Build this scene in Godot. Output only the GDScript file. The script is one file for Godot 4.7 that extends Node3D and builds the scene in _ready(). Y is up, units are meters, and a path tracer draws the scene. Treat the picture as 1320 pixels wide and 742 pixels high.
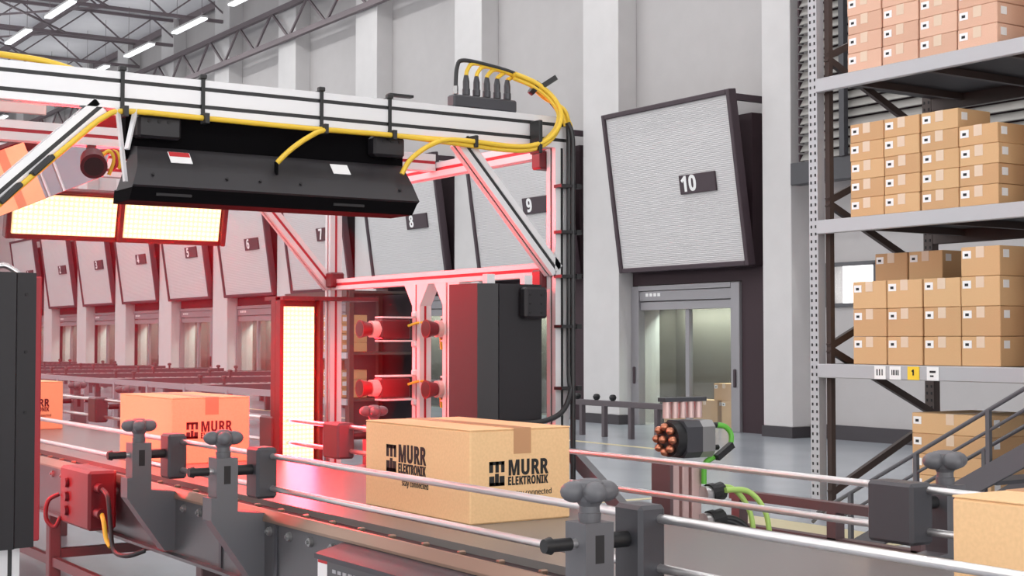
extends Node3D
# A hall with a dock wall, a pallet rack, a belt conveyor and a scanner gantry of red light.
# World: +Z runs along the conveyor towards the viewer, +X across it towards the dock wall.

class MB:
	var V := PackedVector3Array()
	var N := PackedVector3Array()
	func tri(a: Vector3, b: Vector3, c: Vector3, n: Vector3, na = null, nb = null, nc = null):
		var flip = (b - a).cross(c - a).dot(n) > 0.0
		var x = n if na == null else na
		var y = n if nb == null else nb
		var z = n if nc == null else nc
		if flip:
			V.append_array([a, c, b]); N.append_array([x, z, y])
		else:
			V.append_array([a, b, c]); N.append_array([x, y, z])
	func quad(a: Vector3, b: Vector3, c: Vector3, d: Vector3, n: Vector3):
		tri(a, b, c, n); tri(a, c, d, n)
	func box(c: Vector3, s: Vector3, bev := 0.0, bs := Basis()):
		var h = s * 0.5
		var b = minf(bev, minf(h.x, minf(h.y, h.z)) * 0.9)
		for ax in 3:
			var u = (ax + 1) % 3
			var v = (ax + 2) % 3
			for sg in [-1.0, 1.0]:
				var n = Vector3.ZERO
				n[ax] = sg
				var q = []
				for e in [[-1, -1], [1, -1], [1, 1], [-1, 1]]:
					var p = Vector3.ZERO
					p[ax] = sg * h[ax]
					p[u] = e[0] * (h[u] - b)
					p[v] = e[1] * (h[v] - b)
					q.append(c + bs * p)
				quad(q[0], q[1], q[2], q[3], bs * n)
			if b > 0.0:
				for su in [-1.0, 1.0]:
					for sv in [-1.0, 1.0]:
						var n = Vector3.ZERO
						n[u] = su
						n[v] = sv
						n = n.normalized()
						var q = []
						for e in [[-1, 0], [1, 0], [1, 1], [-1, 1]]:
							var p = Vector3.ZERO
							p[ax] = e[0] * (h[ax] - b)
							p[u] = su * (h[u] - (b if e[1] == 0 else 0.0))
							p[v] = sv * (h[v] - (0.0 if e[1] == 0 else b))
							q.append(c + bs * p)
						quad(q[0], q[1], q[2], q[3], bs * n)
		if b > 0.0:
			for sx in [-1.0, 1.0]:
				for sy in [-1.0, 1.0]:
					for sz in [-1.0, 1.0]:
						var sgn = Vector3(sx, sy, sz)
						var p0 = Vector3(sx * h.x, sy * (h.y - b), sz * (h.z - b))
						var p1 = Vector3(sx * (h.x - b), sy * h.y, sz * (h.z - b))
						var p2 = Vector3(sx * (h.x - b), sy * (h.y - b), sz * h.z)
						tri(c + bs * p0, c + bs * p1, c + bs * p2, bs * sgn.normalized())
	func span(a: Vector3, b: Vector3, bev := 0.0):
		box((a + b) * 0.5, (b - a).abs(), bev)
	func bar(a: Vector3, b: Vector3, w: float, h: float, bev := 0.0, upv := Vector3.UP):
		var d = (b - a).normalized()
		var x = upv.cross(d)
		if x.length() < 0.01: x = Vector3.RIGHT
		x = x.normalized()
		box((a + b) * 0.5, Vector3(w, h, a.distance_to(b)), bev, Basis(x, d.cross(x).normalized(), d))
	func frame_of(d: Vector3) -> Basis:
		var x = d.cross(Vector3.UP)
		if x.length() < 0.02: x = d.cross(Vector3.RIGHT)
		x = x.normalized()
		return Basis(x, d, x.cross(d).normalized())
	func cyl(a: Vector3, b: Vector3, r0: float, r1 := -1.0, n := 12, caps := true):
		if r1 < 0.0: r1 = r0
		var d = (b - a).normalized()
		var f = frame_of(d)
		for i in n:
			var t0 = TAU * i / n
			var t1 = TAU * (i + 1) / n
			var n0 = f.x * cos(t0) + f.z * sin(t0)
			var n1 = f.x * cos(t1) + f.z * sin(t1)
			var m = (n0 + n1).normalized()
			tri(a + n0 * r0, a + n1 * r0, b + n1 * r1, m, n0, n1, n1)
			tri(a + n0 * r0, b + n1 * r1, b + n0 * r1, m, n0, n1, n0)
			if caps:
				tri(a, a + n0 * r0, a + n1 * r0, -d)
				tri(b, b + n0 * r1, b + n1 * r1, d)
	func tube(pts: Array, r: float, n := 8, sub := 6):
		var path = []
		for i in pts.size() - 1:
			var p0 = pts[maxi(i - 1, 0)]
			var p1 = pts[i]
			var p2 = pts[i + 1]
			var p3 = pts[mini(i + 2, pts.size() - 1)]
			for k in sub:
				var p: Vector3 = p1.cubic_interpolate(p2, p0, p3, float(k) / sub)
				if path.is_empty() or path[-1].distance_to(p) > 0.0005: path.append(p)
		path.append(pts[-1])
		var x = frame_of((path[1] - path[0]).normalized()).x
		var rings = []
		for i in path.size():
			var d = (path[mini(i + 1, path.size() - 1)] - path[maxi(i - 1, 0)]).normalized()
			x = (x - d * x.dot(d)).normalized()
			var y = d.cross(x)
			var ring = []
			for k in n:
				ring.append(x * cos(TAU * k / n) + y * sin(TAU * k / n))
			rings.append(ring)
		for i in path.size() - 1:
			for k in n:
				var l = (k + 1) % n
				var a = rings[i][k]
				var b = rings[i][l]
				var c = rings[i + 1][l]
				var d = rings[i + 1][k]
				tri(path[i] + a * r, path[i] + b * r, path[i + 1] + c * r, (a + b).normalized(), a, b, c)
				tri(path[i] + a * r, path[i + 1] + c * r, path[i + 1] + d * r, (a + b).normalized(), a, c, d)
		for e in [0, path.size() - 1]:
			var dd = (path[e] - path[1 if e == 0 else e - 1]).normalized()
			for k in n:
				tri(path[e], path[e] + rings[e][k] * r, path[e] + rings[e][(k + 1) % n] * r, dd)
	# a polygon in the plane of ex and ey, drawn out along ez
	func prism(poly: Array, o: Vector3, ex: Vector3, ey: Vector3, ez: Vector3):
		var pp = PackedVector2Array(poly)
		if Geometry2D.is_polygon_clockwise(pp): pp.reverse()
		var en = ez.normalized()
		var idx = Geometry2D.triangulate_polygon(pp)
		for i in range(0, idx.size(), 3):
			var q = []
			for k in 3:
				var p = pp[idx[i + k]]
				q.append(o + ex * p.x + ey * p.y)
			tri(q[0], q[1], q[2], -en)
			tri(q[0] + ez, q[1] + ez, q[2] + ez, en)
		for i in pp.size():
			var a = pp[i]
			var b = pp[(i + 1) % pp.size()]
			var t = b - a
			# the polygon is counterclockwise here: its outside lies to the right of each edge
			var n = (ex * t.y - ey * t.x).normalized()
			var pa = o + ex * a.x + ey * a.y
			var pb = o + ex * b.x + ey * b.y
			quad(pa, pb, pb + ez, pa + ez, n)
	# a solid between two outlines that share (z, y) but have their own x at each end: rows of [z, y, xa, xb]
	func loft(rows: Array):
		var pp = PackedVector2Array()
		var cen = Vector3.ZERO
		for r in rows:
			pp.append(Vector2(r[0], r[1]))
			cen += Vector3((r[2] + r[3]) * 0.5, r[1], r[0]) / rows.size()
		var idx = Geometry2D.triangulate_polygon(pp)
		for e in [2, 3]:
			for i in range(0, idx.size(), 3):
				var q = []
				for k in 3: q.append(Vector3(rows[idx[i + k]][e], pp[idx[i + k]].y, pp[idx[i + k]].x))
				tri(q[0], q[1], q[2], Vector3.LEFT if e == 2 else Vector3.RIGHT)
		for i in rows.size():
			var a = rows[i]
			var b = rows[(i + 1) % rows.size()]
			var n = Vector3(0, b[0] - a[0], a[1] - b[1]).normalized()
			if n.dot(Vector3(0, (a[1] + b[1]) * 0.5, (a[0] + b[0]) * 0.5) - Vector3(0, cen.y, cen.z)) < 0: n = -n
			quad(Vector3(a[2], a[1], a[0]), Vector3(b[2], b[1], b[0]), Vector3(b[3], b[1], b[0]), Vector3(a[3], a[1], a[0]), n)
	# rings [radius, height] about y, the radius waved by lobes
	func lathe(rings: Array, o: Vector3, n := 24, lobes := 0, wave := 0.0, ax := Basis()):
		var P = []
		for r in rings:
			var row = []
			for k in n:
				var t = TAU * k / n
				var rr = r[0] * (1.0 + wave * cos(lobes * t))
				row.append(o + ax * Vector3(rr * cos(t), r[1], rr * sin(t)))
			P.append(row)
		for i in rings.size() - 1:
			for k in n:
				var l = (k + 1) % n
				var mid = (P[i][k] + P[i][l] + P[i + 1][k] + P[i + 1][l]) * 0.25
				var g = (P[i][l] - P[i][k]).cross(P[i + 1][k] - P[i][k])
				if g.length() < 1e-9: g = (P[i + 1][l] - P[i + 1][k]).cross(P[i + 1][k] - P[i][k])
				var cen = o + ax * Vector3(0, (rings[0][1] + rings[-1][1]) * 0.5, 0)
				if g.dot(mid - cen) < 0.0: g = -g
				g = g.normalized()
				tri(P[i][k], P[i][l], P[i + 1][l], g)
				tri(P[i][k], P[i + 1][l], P[i + 1][k], g)
		for e in [0, rings.size() - 1]:
			var cc = o + ax * Vector3(0, rings[e][1], 0)
			for k in n:
				tri(cc, P[e][k], P[e][(k + 1) % n], ax * Vector3(0, -1 if e == 0 else 1, 0))
	func ball(c: Vector3, r: Vector3, bs := Basis(), n := 14, m := 8):
		for i in m:
			for k in n:
				var q = []
				for e in [[i, k], [i + 1, k], [i + 1, k + 1], [i, k + 1]]:
					var la = PI * e[0] / m
					var lo = TAU * e[1] / n
					q.append(Vector3(sin(la) * cos(lo), cos(la), sin(la) * sin(lo)))
				var nn = []
				var pp = []
				for v in q:
					nn.append((bs * Vector3(v.x / r.x, v.y / r.y, v.z / r.z)).normalized())
					pp.append(c + bs * (v * r))
				var f = (nn[0] + nn[1] + nn[2] + nn[3]).normalized()
				if i < m - 1: tri(pp[0], pp[1], pp[2], f, nn[0], nn[1], nn[2])
				if i > 0: tri(pp[0], pp[2], pp[3], f, nn[0], nn[2], nn[3])
	func mesh() -> ArrayMesh:
		var arr = []
		arr.resize(Mesh.ARRAY_MAX)
		arr[Mesh.ARRAY_VERTEX] = V
		arr[Mesh.ARRAY_NORMAL] = N
		var m = ArrayMesh.new()
		m.add_surface_from_arrays(Mesh.PRIMITIVE_TRIANGLES, arr)
		return m

var names := {}
var M := {}
const UPV := Vector3.UP

func numbered(parent: Node, called: String) -> String:
	var key = str(parent.get_instance_id()) + called
	var k = names.get(key, 0)
	names[key] = k + 1
	return called if k == 0 else "%s_%03d" % [called, k]

func tag(o: Node, label: String, category: String, group := "", kind := ""):
	if label != "": o.set_meta("label", label)
	if category != "": o.set_meta("category", category)
	if group != "": o.set_meta("group", group)
	if kind != "": o.set_meta("kind", kind)
	return o

func put(called: String, mesh: Mesh, mat: Material, parent: Node = self, xf := Transform3D()) -> MeshInstance3D:
	var o := MeshInstance3D.new()
	o.name = numbered(parent, called)
	o.mesh = mesh
	if mesh is PrimitiveMesh: mesh.material = mat
	elif mat: o.set_surface_override_material(0, mat)
	o.transform = xf
	parent.add_child(o, true)
	return o

func obj(called: String, b: MB, mat: Material, parent: Node = self) -> MeshInstance3D:
	return put(called, b.mesh(), mat, parent)

func thing(called: String, label: String, category: String, at := Vector3.ZERO, group := "") -> Node3D:
	var o := Node3D.new()
	o.name = numbered(self, called)
	o.position = at
	add_child(o, true)
	tag(o, label, category, group)
	return o

func struct(called: String, b: MB, mat: Material, label: String, category: String, parent: Node = self):
	var o = obj(called, b, mat, parent)
	if parent == self: tag(o, label, category, "", "structure")
	return o

func again(src: Node3D, label: String, group := "") -> Node3D:
	var c = src.duplicate()
	c.name = numbered(self, String(src.name).rstrip("0123456789").rstrip("_"))
	add_child(c, true)
	c.set_meta("label", label)
	if group != "": c.set_meta("group", group)
	return c

func bx(c: Vector3, s: Vector3, bev := 0.0) -> MB:
	var b := MB.new()
	b.box(c, s, bev)
	return b

func sp(a: Vector3, c: Vector3, bev := 0.0) -> MB:
	var b := MB.new()
	b.span(a, c, bev)
	return b

# ---------- materials ----------
func mat(called: String, c: Color, rough := 0.6, metal := 0.0) -> StandardMaterial3D:
	var m := StandardMaterial3D.new()
	m.resource_name = called
	m.albedo_color = c
	m.roughness = rough
	m.metallic = metal
	M[called] = m
	return m

func c8(r: int, g: int, b: int) -> Color:
	return Color(r / 255.0, g / 255.0, b / 255.0)

func noise_tex(freq: float, lo: Color, hi: Color, size := 256, octaves := 4, seed_ := 3) -> NoiseTexture2D:
	var n := FastNoiseLite.new()
	n.seed = seed_
	n.frequency = freq
	n.fractal_octaves = octaves
	var t := NoiseTexture2D.new()
	t.width = size
	t.height = size
	t.seamless = true
	t.noise = n
	var g := Gradient.new()
	g.set_color(0, lo)
	g.set_color(1, hi)
	t.color_ramp = g
	return t

func grain(m: StandardMaterial3D, t: Texture2D, scale: float, world := false):
	m.albedo_texture = t
	m.uv1_triplanar = true
	m.uv1_world_triplanar = world
	m.uv1_scale = Vector3.ONE * scale

func stripes(period_px := 16) -> ImageTexture:
	var im := Image.create(16, 128, false, Image.FORMAT_RGB8)
	for y in 128:
		var v = 0.5 + 0.5 * sin(TAU * y / period_px)
		im.fill_rect(Rect2i(0, y, 16, 1), Color(v, v, v))
	return ImageTexture.create_from_image(im)

func materials():
	var soft = noise_tex(0.02, Color(0.975, 0.975, 0.975), Color(1, 1, 1))
	var fibre = noise_tex(0.12, Color(0.95, 0.945, 0.935), Color(1, 1, 1), 256, 4, 9)
	grain(mat("wall_grey", c8(186, 183, 183), 0.75), soft, 0.25, true)
	grain(mat("pilaster_grey", c8(208, 206, 206), 0.7), soft, 0.25, true)
	mat("plinth", c8(66, 62, 66), 0.6)
	var fl = mat("floor_epoxy", c8(166, 172, 178), 0.22)
	grain(fl, noise_tex(0.01, Color(0.94, 0.94, 0.95), Color(1, 1, 1), 512, 5, 5), 0.12, true)
	mat("yellow_paint", c8(206, 196, 160), 0.5)
	grain(mat("roof_sheet", c8(240, 239, 242), 0.6), soft, 0.2, true)
	mat("truss_steel", c8(118, 107, 111), 0.6)
	mat("dark_frame", c8(66, 52, 59), 0.55)
	mat("shelter", c8(54, 36, 43), 0.7)
	var pn = mat("ribbed_panel", c8(206, 204, 205), 0.6)
	pn.heightmap_enabled = true
	pn.heightmap_texture = stripes()
	pn.heightmap_scale = 0.6
	pn.uv1_triplanar = true
	pn.uv1_scale = Vector3(1.0, 3.4, 1.0)
	mat("door_steel", c8(150, 148, 152), 0.4, 0.2)
	mat("niche", c8(66, 60, 54), 0.85)
	var gl = mat("door_glass", Color(0.4, 0.42, 0.4, 0.1), 0.08)
	gl.transparency = BaseMaterial3D.TRANSPARENCY_ALPHA
	mat("print_white", c8(240, 240, 240), 0.6)
	mat("print_black", c8(20, 20, 22), 0.6)
	mat("print_red", c8(190, 40, 45), 0.6)
	mat("tag_yellow", c8(244, 205, 50), 0.6)
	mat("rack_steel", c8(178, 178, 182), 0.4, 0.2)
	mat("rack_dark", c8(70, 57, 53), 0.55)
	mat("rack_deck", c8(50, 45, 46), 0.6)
	mat("hole_dark", c8(30, 28, 30), 0.7)
	for k in 3:
		grain(mat("carton%d" % k, [c8(216, 174, 128), c8(208, 166, 122), c8(220, 180, 134)][k], 0.8), fibre, 3.0)
		grain(mat("pale_carton%d" % k, [c8(226, 184, 160), c8(220, 178, 154), c8(232, 190, 166)][k], 0.8), fibre, 3.0)
	grain(mat("kraft", c8(238, 197, 148), 0.8), fibre, 2.0)
	mat("tape", c8(188, 140, 100), 0.4)
	mat("clear_tape", c8(222, 198, 174), 0.35)
	mat("aluminium", c8(218, 218, 220), 0.34, 0.15)
	mat("groove_black", c8(36, 36, 38), 0.5)
	mat("housing_black", c8(26, 23, 28), 0.5)
	mat("housing_deep", c8(14, 13, 15), 0.9)
	M.housing_deep.metallic_specular = 0.15
	mat("slat_grey", c8(150, 148, 144), 0.7)
	mat("red_glow_and_cable", c8(176, 36, 50), 0.5)  # red lamp glow put into the strip colour; also a plain red cable
	mat("clamp_grey", c8(92, 92, 96), 0.45)
	mat("clamp_dark", c8(60, 60, 65), 0.45)
	mat("rubber_black", c8(26, 26, 28), 0.5)
	mat("chrome", c8(214, 212, 212), 0.3, 0.9)
	mat("belt", c8(118, 114, 112), 0.3)
	mat("side_steel", c8(84, 83, 86), 0.35, 0.3)
	mat("lip_steel", c8(150, 124, 108), 0.35, 0.6)
	mat("yellow_cable", c8(226, 188, 56), 0.4)
	mat("black_cable", c8(34, 34, 36), 0.45)
	mat("green_cable", c8(96, 178, 62), 0.4)
	mat("lime_cable", c8(172, 208, 110), 0.4)
	mat("copper", c8(196, 128, 100), 0.3, 0.8)
	mat("grey_metal", c8(150, 150, 150), 0.3, 0.6)
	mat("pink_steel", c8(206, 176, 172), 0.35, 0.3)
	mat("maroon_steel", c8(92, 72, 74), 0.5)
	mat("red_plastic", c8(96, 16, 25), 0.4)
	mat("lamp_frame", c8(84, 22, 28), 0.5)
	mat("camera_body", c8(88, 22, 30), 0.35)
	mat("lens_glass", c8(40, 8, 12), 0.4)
	mat("machine_dark", c8(92, 84, 88), 0.5)
	mat("stair_steel", c8(88, 88, 92), 0.5)
	mat("mirror_glass", c8(235, 235, 238), 0.02, 1.0)
	var le = mat("led_face", c8(255, 236, 200), 0.4)
	le.emission_enabled = true
	le.emission = Color(1.0, 0.88, 0.64)
	le.emission_energy_multiplier = 1.0
	var ld = mat("led_dot", c8(255, 246, 226), 0.4)
	ld.emission_enabled = true
	ld.emission = Color(1.0, 0.95, 0.84)
	ld.emission_energy_multiplier = 1.15
	var tb = mat("tube_light", Color.WHITE, 0.5)
	tb.emission_enabled = true
	tb.emission = Color(0.97, 0.99, 1.0)
	tb.emission_energy_multiplier = 1.6

# ---------- light, sky, camera ----------
const LAMP_E := 7.0
const RED := Color(1.0, 0.07, 0.16)

func set_the_stage():
	var cam := Camera3D.new()
	cam.name = "camera"
	cam.position = Vector3(0, 1.8, 0)
	cam.rotation = Vector3(deg_to_rad(2.05), deg_to_rad(-33.5), 0)
	cam.fov = 2.0 * rad_to_deg(atan(371.0 / 1870.0))
	cam.near = 0.05
	cam.far = 400.0
	add_child(cam)
	var we := WorldEnvironment.new()
	we.name = "environment"
	var e := Environment.new()
	e.background_mode = Environment.BG_COLOR
	e.background_color = Color(1.0, 0.995, 0.99)
	e.background_energy_multiplier = 4.0
	e.tonemap_mode = Environment.TONE_MAPPER_LINEAR
	e.tonemap_exposure = 0.92
	e.sdfgi_enabled = true
	e.ssao_enabled = true
	e.ssil_enabled = true
	e.volumetric_fog_enabled = true
	e.volumetric_fog_density = 0.0
	we.environment = e
	add_child(we)

func omni(at: Vector3, color: Color, energy: float, size := 0.05, parent: Node = self):
	var l := OmniLight3D.new()
	l.name = numbered(parent, "glow")
	l.position = at
	l.light_color = color
	l.light_energy = energy
	l.light_size = size
	l.omni_range = 12.0
	l.omni_attenuation = 2.0
	l.shadow_enabled = true
	parent.add_child(l, true)

func area(at: Vector3, towards: Vector3, size: Vector2, color: Color, energy: float, parent: Node = self):
	var l := AreaLight3D.new()
	l.name = numbered(parent, "glow")
	var u = Vector3.UP if absf(towards.normalized().y) < 0.9 else Vector3.RIGHT
	l.transform = Transform3D(Basis.looking_at(towards, u), at)
	l.area_size = size
	l.light_color = color
	l.light_energy = energy
	l.area_range = 60.0
	l.shadow_enabled = true
	parent.add_child(l, true)

func spot(at: Vector3, goal: Vector3, angle: float, energy: float, parent: Node):
	var l := SpotLight3D.new()
	l.name = numbered(parent, "glow")
	l.transform = Transform3D(Basis.looking_at(goal - at, Vector3.UP), at)
	l.light_color = RED
	l.light_energy = energy
	l.light_size = 0.15
	l.spot_angle = angle
	l.spot_range = 20.0
	l.spot_attenuation = 2.0
	l.shadow_enabled = true
	parent.add_child(l, true)

# ---------- the hall ----------
const PL := [-13.6, -20.15, -25.85, -31.35, -36.8, -42.1, -47.4, -52.7, -57.8, -62.9, -68.0, -73.2]   # far edges of the pilasters
const ROOF := 13.7
const FAR := -82.0

func hall():
	struct("floor", sp(Vector3(-16.4, -0.3, FAR), Vector3(22.2, 0, 4.6)), M.floor_epoxy, "glossy blue grey epoxy floor of the hall", "floor")
	var fl = get_node("floor")
	for s in [[15.2, -40.0, 15.35, -17.5], [11.9, -22.0, 12.05, -17.0], [7.5, -13.0, 12.0, -12.88], [8.6, -11.2, 10.3, -8.8]]:
		obj("floor_marking", sp(Vector3(s[0], 0.0, s[1]), Vector3(s[2], 0.004, s[3])), M.yellow_paint, fl)
	# the wall with the dock doors: an upper slab, and piers between the openings
	var w := MB.new()
	w.span(Vector3(19.5, 3.2, FAR), Vector3(19.9, ROOF, 4.6))
	var z0 = FAR
	for k in range(PL.size() - 1, 1, -1):
		var c = door_z(k)
		w.span(Vector3(19.5, 0, z0), Vector3(19.9, 3.2, c - 1.45))
		w.span(Vector3(19.5, 2.46, c - 1.45), Vector3(19.9, 3.2, c + 1.45))
		z0 = c + 1.45
	# the small window beside the rack
	w.span(Vector3(19.5, 0, z0), Vector3(19.9, 3.2, -18.98))
	w.span(Vector3(19.5, 0, -18.98), Vector3(19.9, 2.46, -16.6))
	w.span(Vector3(19.5, 3.16, -18.98), Vector3(19.9, 3.2, -16.6))
	w.span(Vector3(19.5, 0, -16.6), Vector3(19.9, 3.2, 4.6))
	var wall = struct("wall_right", w, M.wall_grey, "long grey wall of dock doors and pilasters", "wall")
	for k in PL.size():
		obj("pilaster", sp(Vector3(19.0, 0.2, PL[k]), Vector3(19.5, ROOF, PL[k] + (0.76 if k == 1 else 1.28)), 0.01), M.pilaster_grey, wall)
		obj("plinth", sp(Vector3(18.97, 0, PL[k] - 0.02), Vector3(19.5, 0.2, PL[k] + (0.78 if k == 1 else 1.3))), M.plinth, wall)
	for b in [[-19.37, -13.64], [-12.3, 4.6]]:
		obj("plinth", sp(Vector3(19.44, 0, b[0]), Vector3(19.5, 0.26, b[1])), M.plinth, wall)
	# window with a dark frame
	var wn = thing("window_1", "small bright window with dark frame behind the pallet rack", "window", Vector3(19.6, 2.8, -17.8))
	wn.set_meta("kind", "structure")
	var fr := MB.new()
	for y in [-0.37, 0.37]: fr.box(Vector3(-0.1, y, 0), Vector3(0.1, 0.07, 2.5))
	for z in [-1.2, 0.0, 1.2]: fr.box(Vector3(-0.1, 0, z), Vector3(0.1, 0.72, 0.06))
	obj("window_frame", fr, M.stair_steel, wn)
	obj("pane", bx(Vector3(0.1, 0, 0), Vector3(0.01, 0.7, 2.36)), M.door_glass, wn)
	# louvres above the rack
	var lv = thing("wall_louvre", "grey horizontal louvre slats in the wall behind the pallet rack", "louvre", Vector3(18.85, 4.6, -16.5))
	for k in 34:
		var s := MB.new()
		s.box(Vector3(0.0, 0.5 + k * 0.165, 0), Vector3(0.02, 0.17, 4.9), 0.0, Basis(Vector3(0, 0, 1), -0.6))
		var sl = obj("slat", s, M.slat_grey, lv)
		obj("slat_bracket", bx(Vector3(0.0, 0.49 + k * 0.165, -2.46), Vector3(0.12, 0.13, 0.03)), M.shelter, sl)
	obj("sill_beam", sp(Vector3(-0.15, 0.0, -2.6), Vector3(0.1, 0.4, 2.45), 0.01), M.clamp_dark, lv)
	for z in [-1.35, 0.9]:
		obj("mullion", sp(Vector3(-0.2, 0.4, z), Vector3(-0.1, 6.2, z + 0.12)), M.clamp_dark, lv)
	obj("backing", sp(Vector3(0.12, 0.4, -2.4), Vector3(0.17, 6.2, 2.4)), M.shelter, lv)
	# other walls
	struct("wall_back", sp(Vector3(-16.4, 0, FAR - 0.4), Vector3(22.2, ROOF, FAR)), M.wall_grey, "far grey end wall of the hall", "wall")
	var fw := MB.new()  # openings added behind the viewer to light the near faces
	fw.span(Vector3(-16.4, 0, 4.6), Vector3(22.2, 0.6, 5.0))
	fw.span(Vector3(-16.4, 6.6, 4.6), Vector3(22.2, ROOF, 5.0))
	fw.span(Vector3(-16.4, 0.6, 4.6), Vector3(-9.0, 6.6, 5.0))
	fw.span(Vector3(8.0, 0.6, 4.6), Vector3(22.2, 6.6, 5.0))
	for k in 3: fw.span(Vector3(-5.0 + k * 4.25, 0.6, 4.6), Vector3(-4.75 + k * 4.25, 6.6, 5.0))
	struct("wall_front", fw, M.wall_grey, "unseen end wall behind the viewer, its window openings added to light the gantry", "wall")
	var lw := MB.new()  # openings added out of view to bring soft side light in
	lw.span(Vector3(-16.4, 0, FAR), Vector3(-16, 4.6, 4.6))
	lw.span(Vector3(-16.4, 10.6, FAR), Vector3(-16, ROOF, 4.6))
	var z = FAR
	while z < 4.0:
		lw.span(Vector3(-16.4, 4.6, z), Vector3(-16, 10.6, z + 0.5))
		z += 5.9
	struct("wall_left", lw, M.wall_grey, "unseen side wall opposite the dock doors, its window openings added for soft light", "wall")
	# roof
	var cl = struct("ceiling", sp(Vector3(-16.4, ROOF, FAR - 0.4), Vector3(22.2, ROOF + 0.3, 5.0)), M.roof_sheet, "grey sheet metal ceiling on steel trusses", "ceiling")
	for k in 16:
		var pz = -75.5 + k * 4.8
		var t := MB.new()
		t.bar(Vector3(-16, 12.7, pz), Vector3(19.4, 12.7, pz), 0.1, 0.11)
		t.bar(Vector3(-16, 13.62, pz), Vector3(19.4, 13.62, pz), 0.1, 0.1)
		var x = -16.0
		var upw = true
		while x < 19.0:
			t.bar(Vector3(x, 12.7 if upw else 13.62, pz), Vector3(x + 1.18, 13.62 if upw else 12.7, pz), 0.05, 0.05)
			upw = not upw
			x += 1.18
		obj("roof_truss", t, M.truss_steel, cl)
	for k in 9:
		var px = -14.0 + k * 4.15
		obj("purlin", sp(Vector3(px, 13.45, -80), Vector3(px + 0.12, 13.69, 4.6)), M.truss_steel, cl)
	for k in 15:   # wind braces between the trusses
		var pz = -75.5 + k * 4.8
		for px in [2.6, 10.9]:
			var b := MB.new()
			b.bar(Vector3(px, 12.72, pz), Vector3(px + 4.15, 12.72, pz + 4.8), 0.06, 0.06)
			b.bar(Vector3(px + 4.15, 12.72, pz), Vector3(px, 12.72, pz + 4.8), 0.06, 0.06)
			obj("wind_brace", b, M.truss_steel, cl)
	# eave girder along the dock wall
	var eg := MB.new()
	for y in [11.15, 12.15]:
		eg.bar(Vector3(18.85, y, -80), Vector3(18.85, y, 4.4), 0.14, 0.16)
	var gz = -80.0
	var gu = true
	while gz < 3.0:
		eg.bar(Vector3(18.85, 11.15 if gu else 12.15, gz), Vector3(18.85, 12.15 if gu else 11.15, gz + 1.3), 0.06, 0.07)
		gu = not gu
		gz += 1.3
	struct("trim_1", eg, M.truss_steel, "long steel lattice girder under the roof along the dock wall", "girder")

func ceiling_lights():
	# suspended strip lights in rows between the trusses
	var proto: Node3D
	var cols = [-12.1, -7.9, -3.75, 0.4, 4.55, 8.7, 12.85, 17.0]
	for i in cols.size():
		for k in 16:
			var at = Vector3(cols[i], 11.95, -73.4 + k * 4.8)
			var label = "white strip light under the roof, %s row from dock wall, %s from far end" % [ORD[cols.size() - 1 - i], ORD[k]]
			if proto == null:
				proto = thing("ceiling_light", label, "light", at, "strip lights under the roof")
				var h := MB.new()
				h.box(Vector3(0, 0.05, 0), Vector3(0.26, 0.06, 2.7), 0.01)
				obj("fitting", h, M.pilaster_grey, proto)
				var w := MB.new()
				for z in [-1.1, 1.1]: w.cyl(Vector3(0, 0.05, z), Vector3(0, 1.75, z), 0.008, 0.008, 5)
				obj("hanger", w, M.truss_steel, proto)
				obj("diffuser", bx(Vector3(0, -0.01, 0), Vector3(0.22, 0.06, 2.66), 0.015), M.tube_light, proto)
				area(Vector3(0, 0.1, 0), Vector3.UP, Vector2(2.6, 0.2), Color(1.0, 0.995, 0.99), 0.95, proto)
				area(Vector3(0, -0.05, 0), Vector3.DOWN, Vector2(2.6, 0.2), Color(1.0, 0.995, 0.99), LAMP_E, proto)
			else:
				again(proto, label).position = at

const ORD := ["first", "second", "third", "fourth", "fifth", "sixth", "seventh", "eighth", "ninth", "tenth", "eleventh", "twelfth", "thirteenth", "fourteenth", "fifteenth", "sixteenth", "seventeenth"]

func door_z(k: int) -> float:
	return (PL[k] + 1.28 + PL[k - 1]) * 0.5 - 0.5

func text(called: String, words: String, height: float, m: Material, parent: Node, xf: Transform3D, bold := true, width := 0.0):
	var t := TextMesh.new()
	var f := SystemFont.new()
	f.font_names = PackedStringArray(["Droid Sans"])
	f.font_weight = 700 if bold else 400
	var fv := FontVariation.new()
	fv.base_font = f
	fv.variation_embolden = 0.5 if bold else 0.1
	t.font = fv
	t.text = words
	t.font_size = 64
	t.pixel_size = height / 46.0
	t.depth = 0.002
	t.curve_step = 2.0
	if width > 0.0:
		var w = t.get_aabb().size.x
		if w > 0.0: xf = Transform3D(xf.basis * Basis.from_scale(Vector3(width / w, 1, 1)), xf.origin)
	return put(called, t, m, parent, xf)

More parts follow.
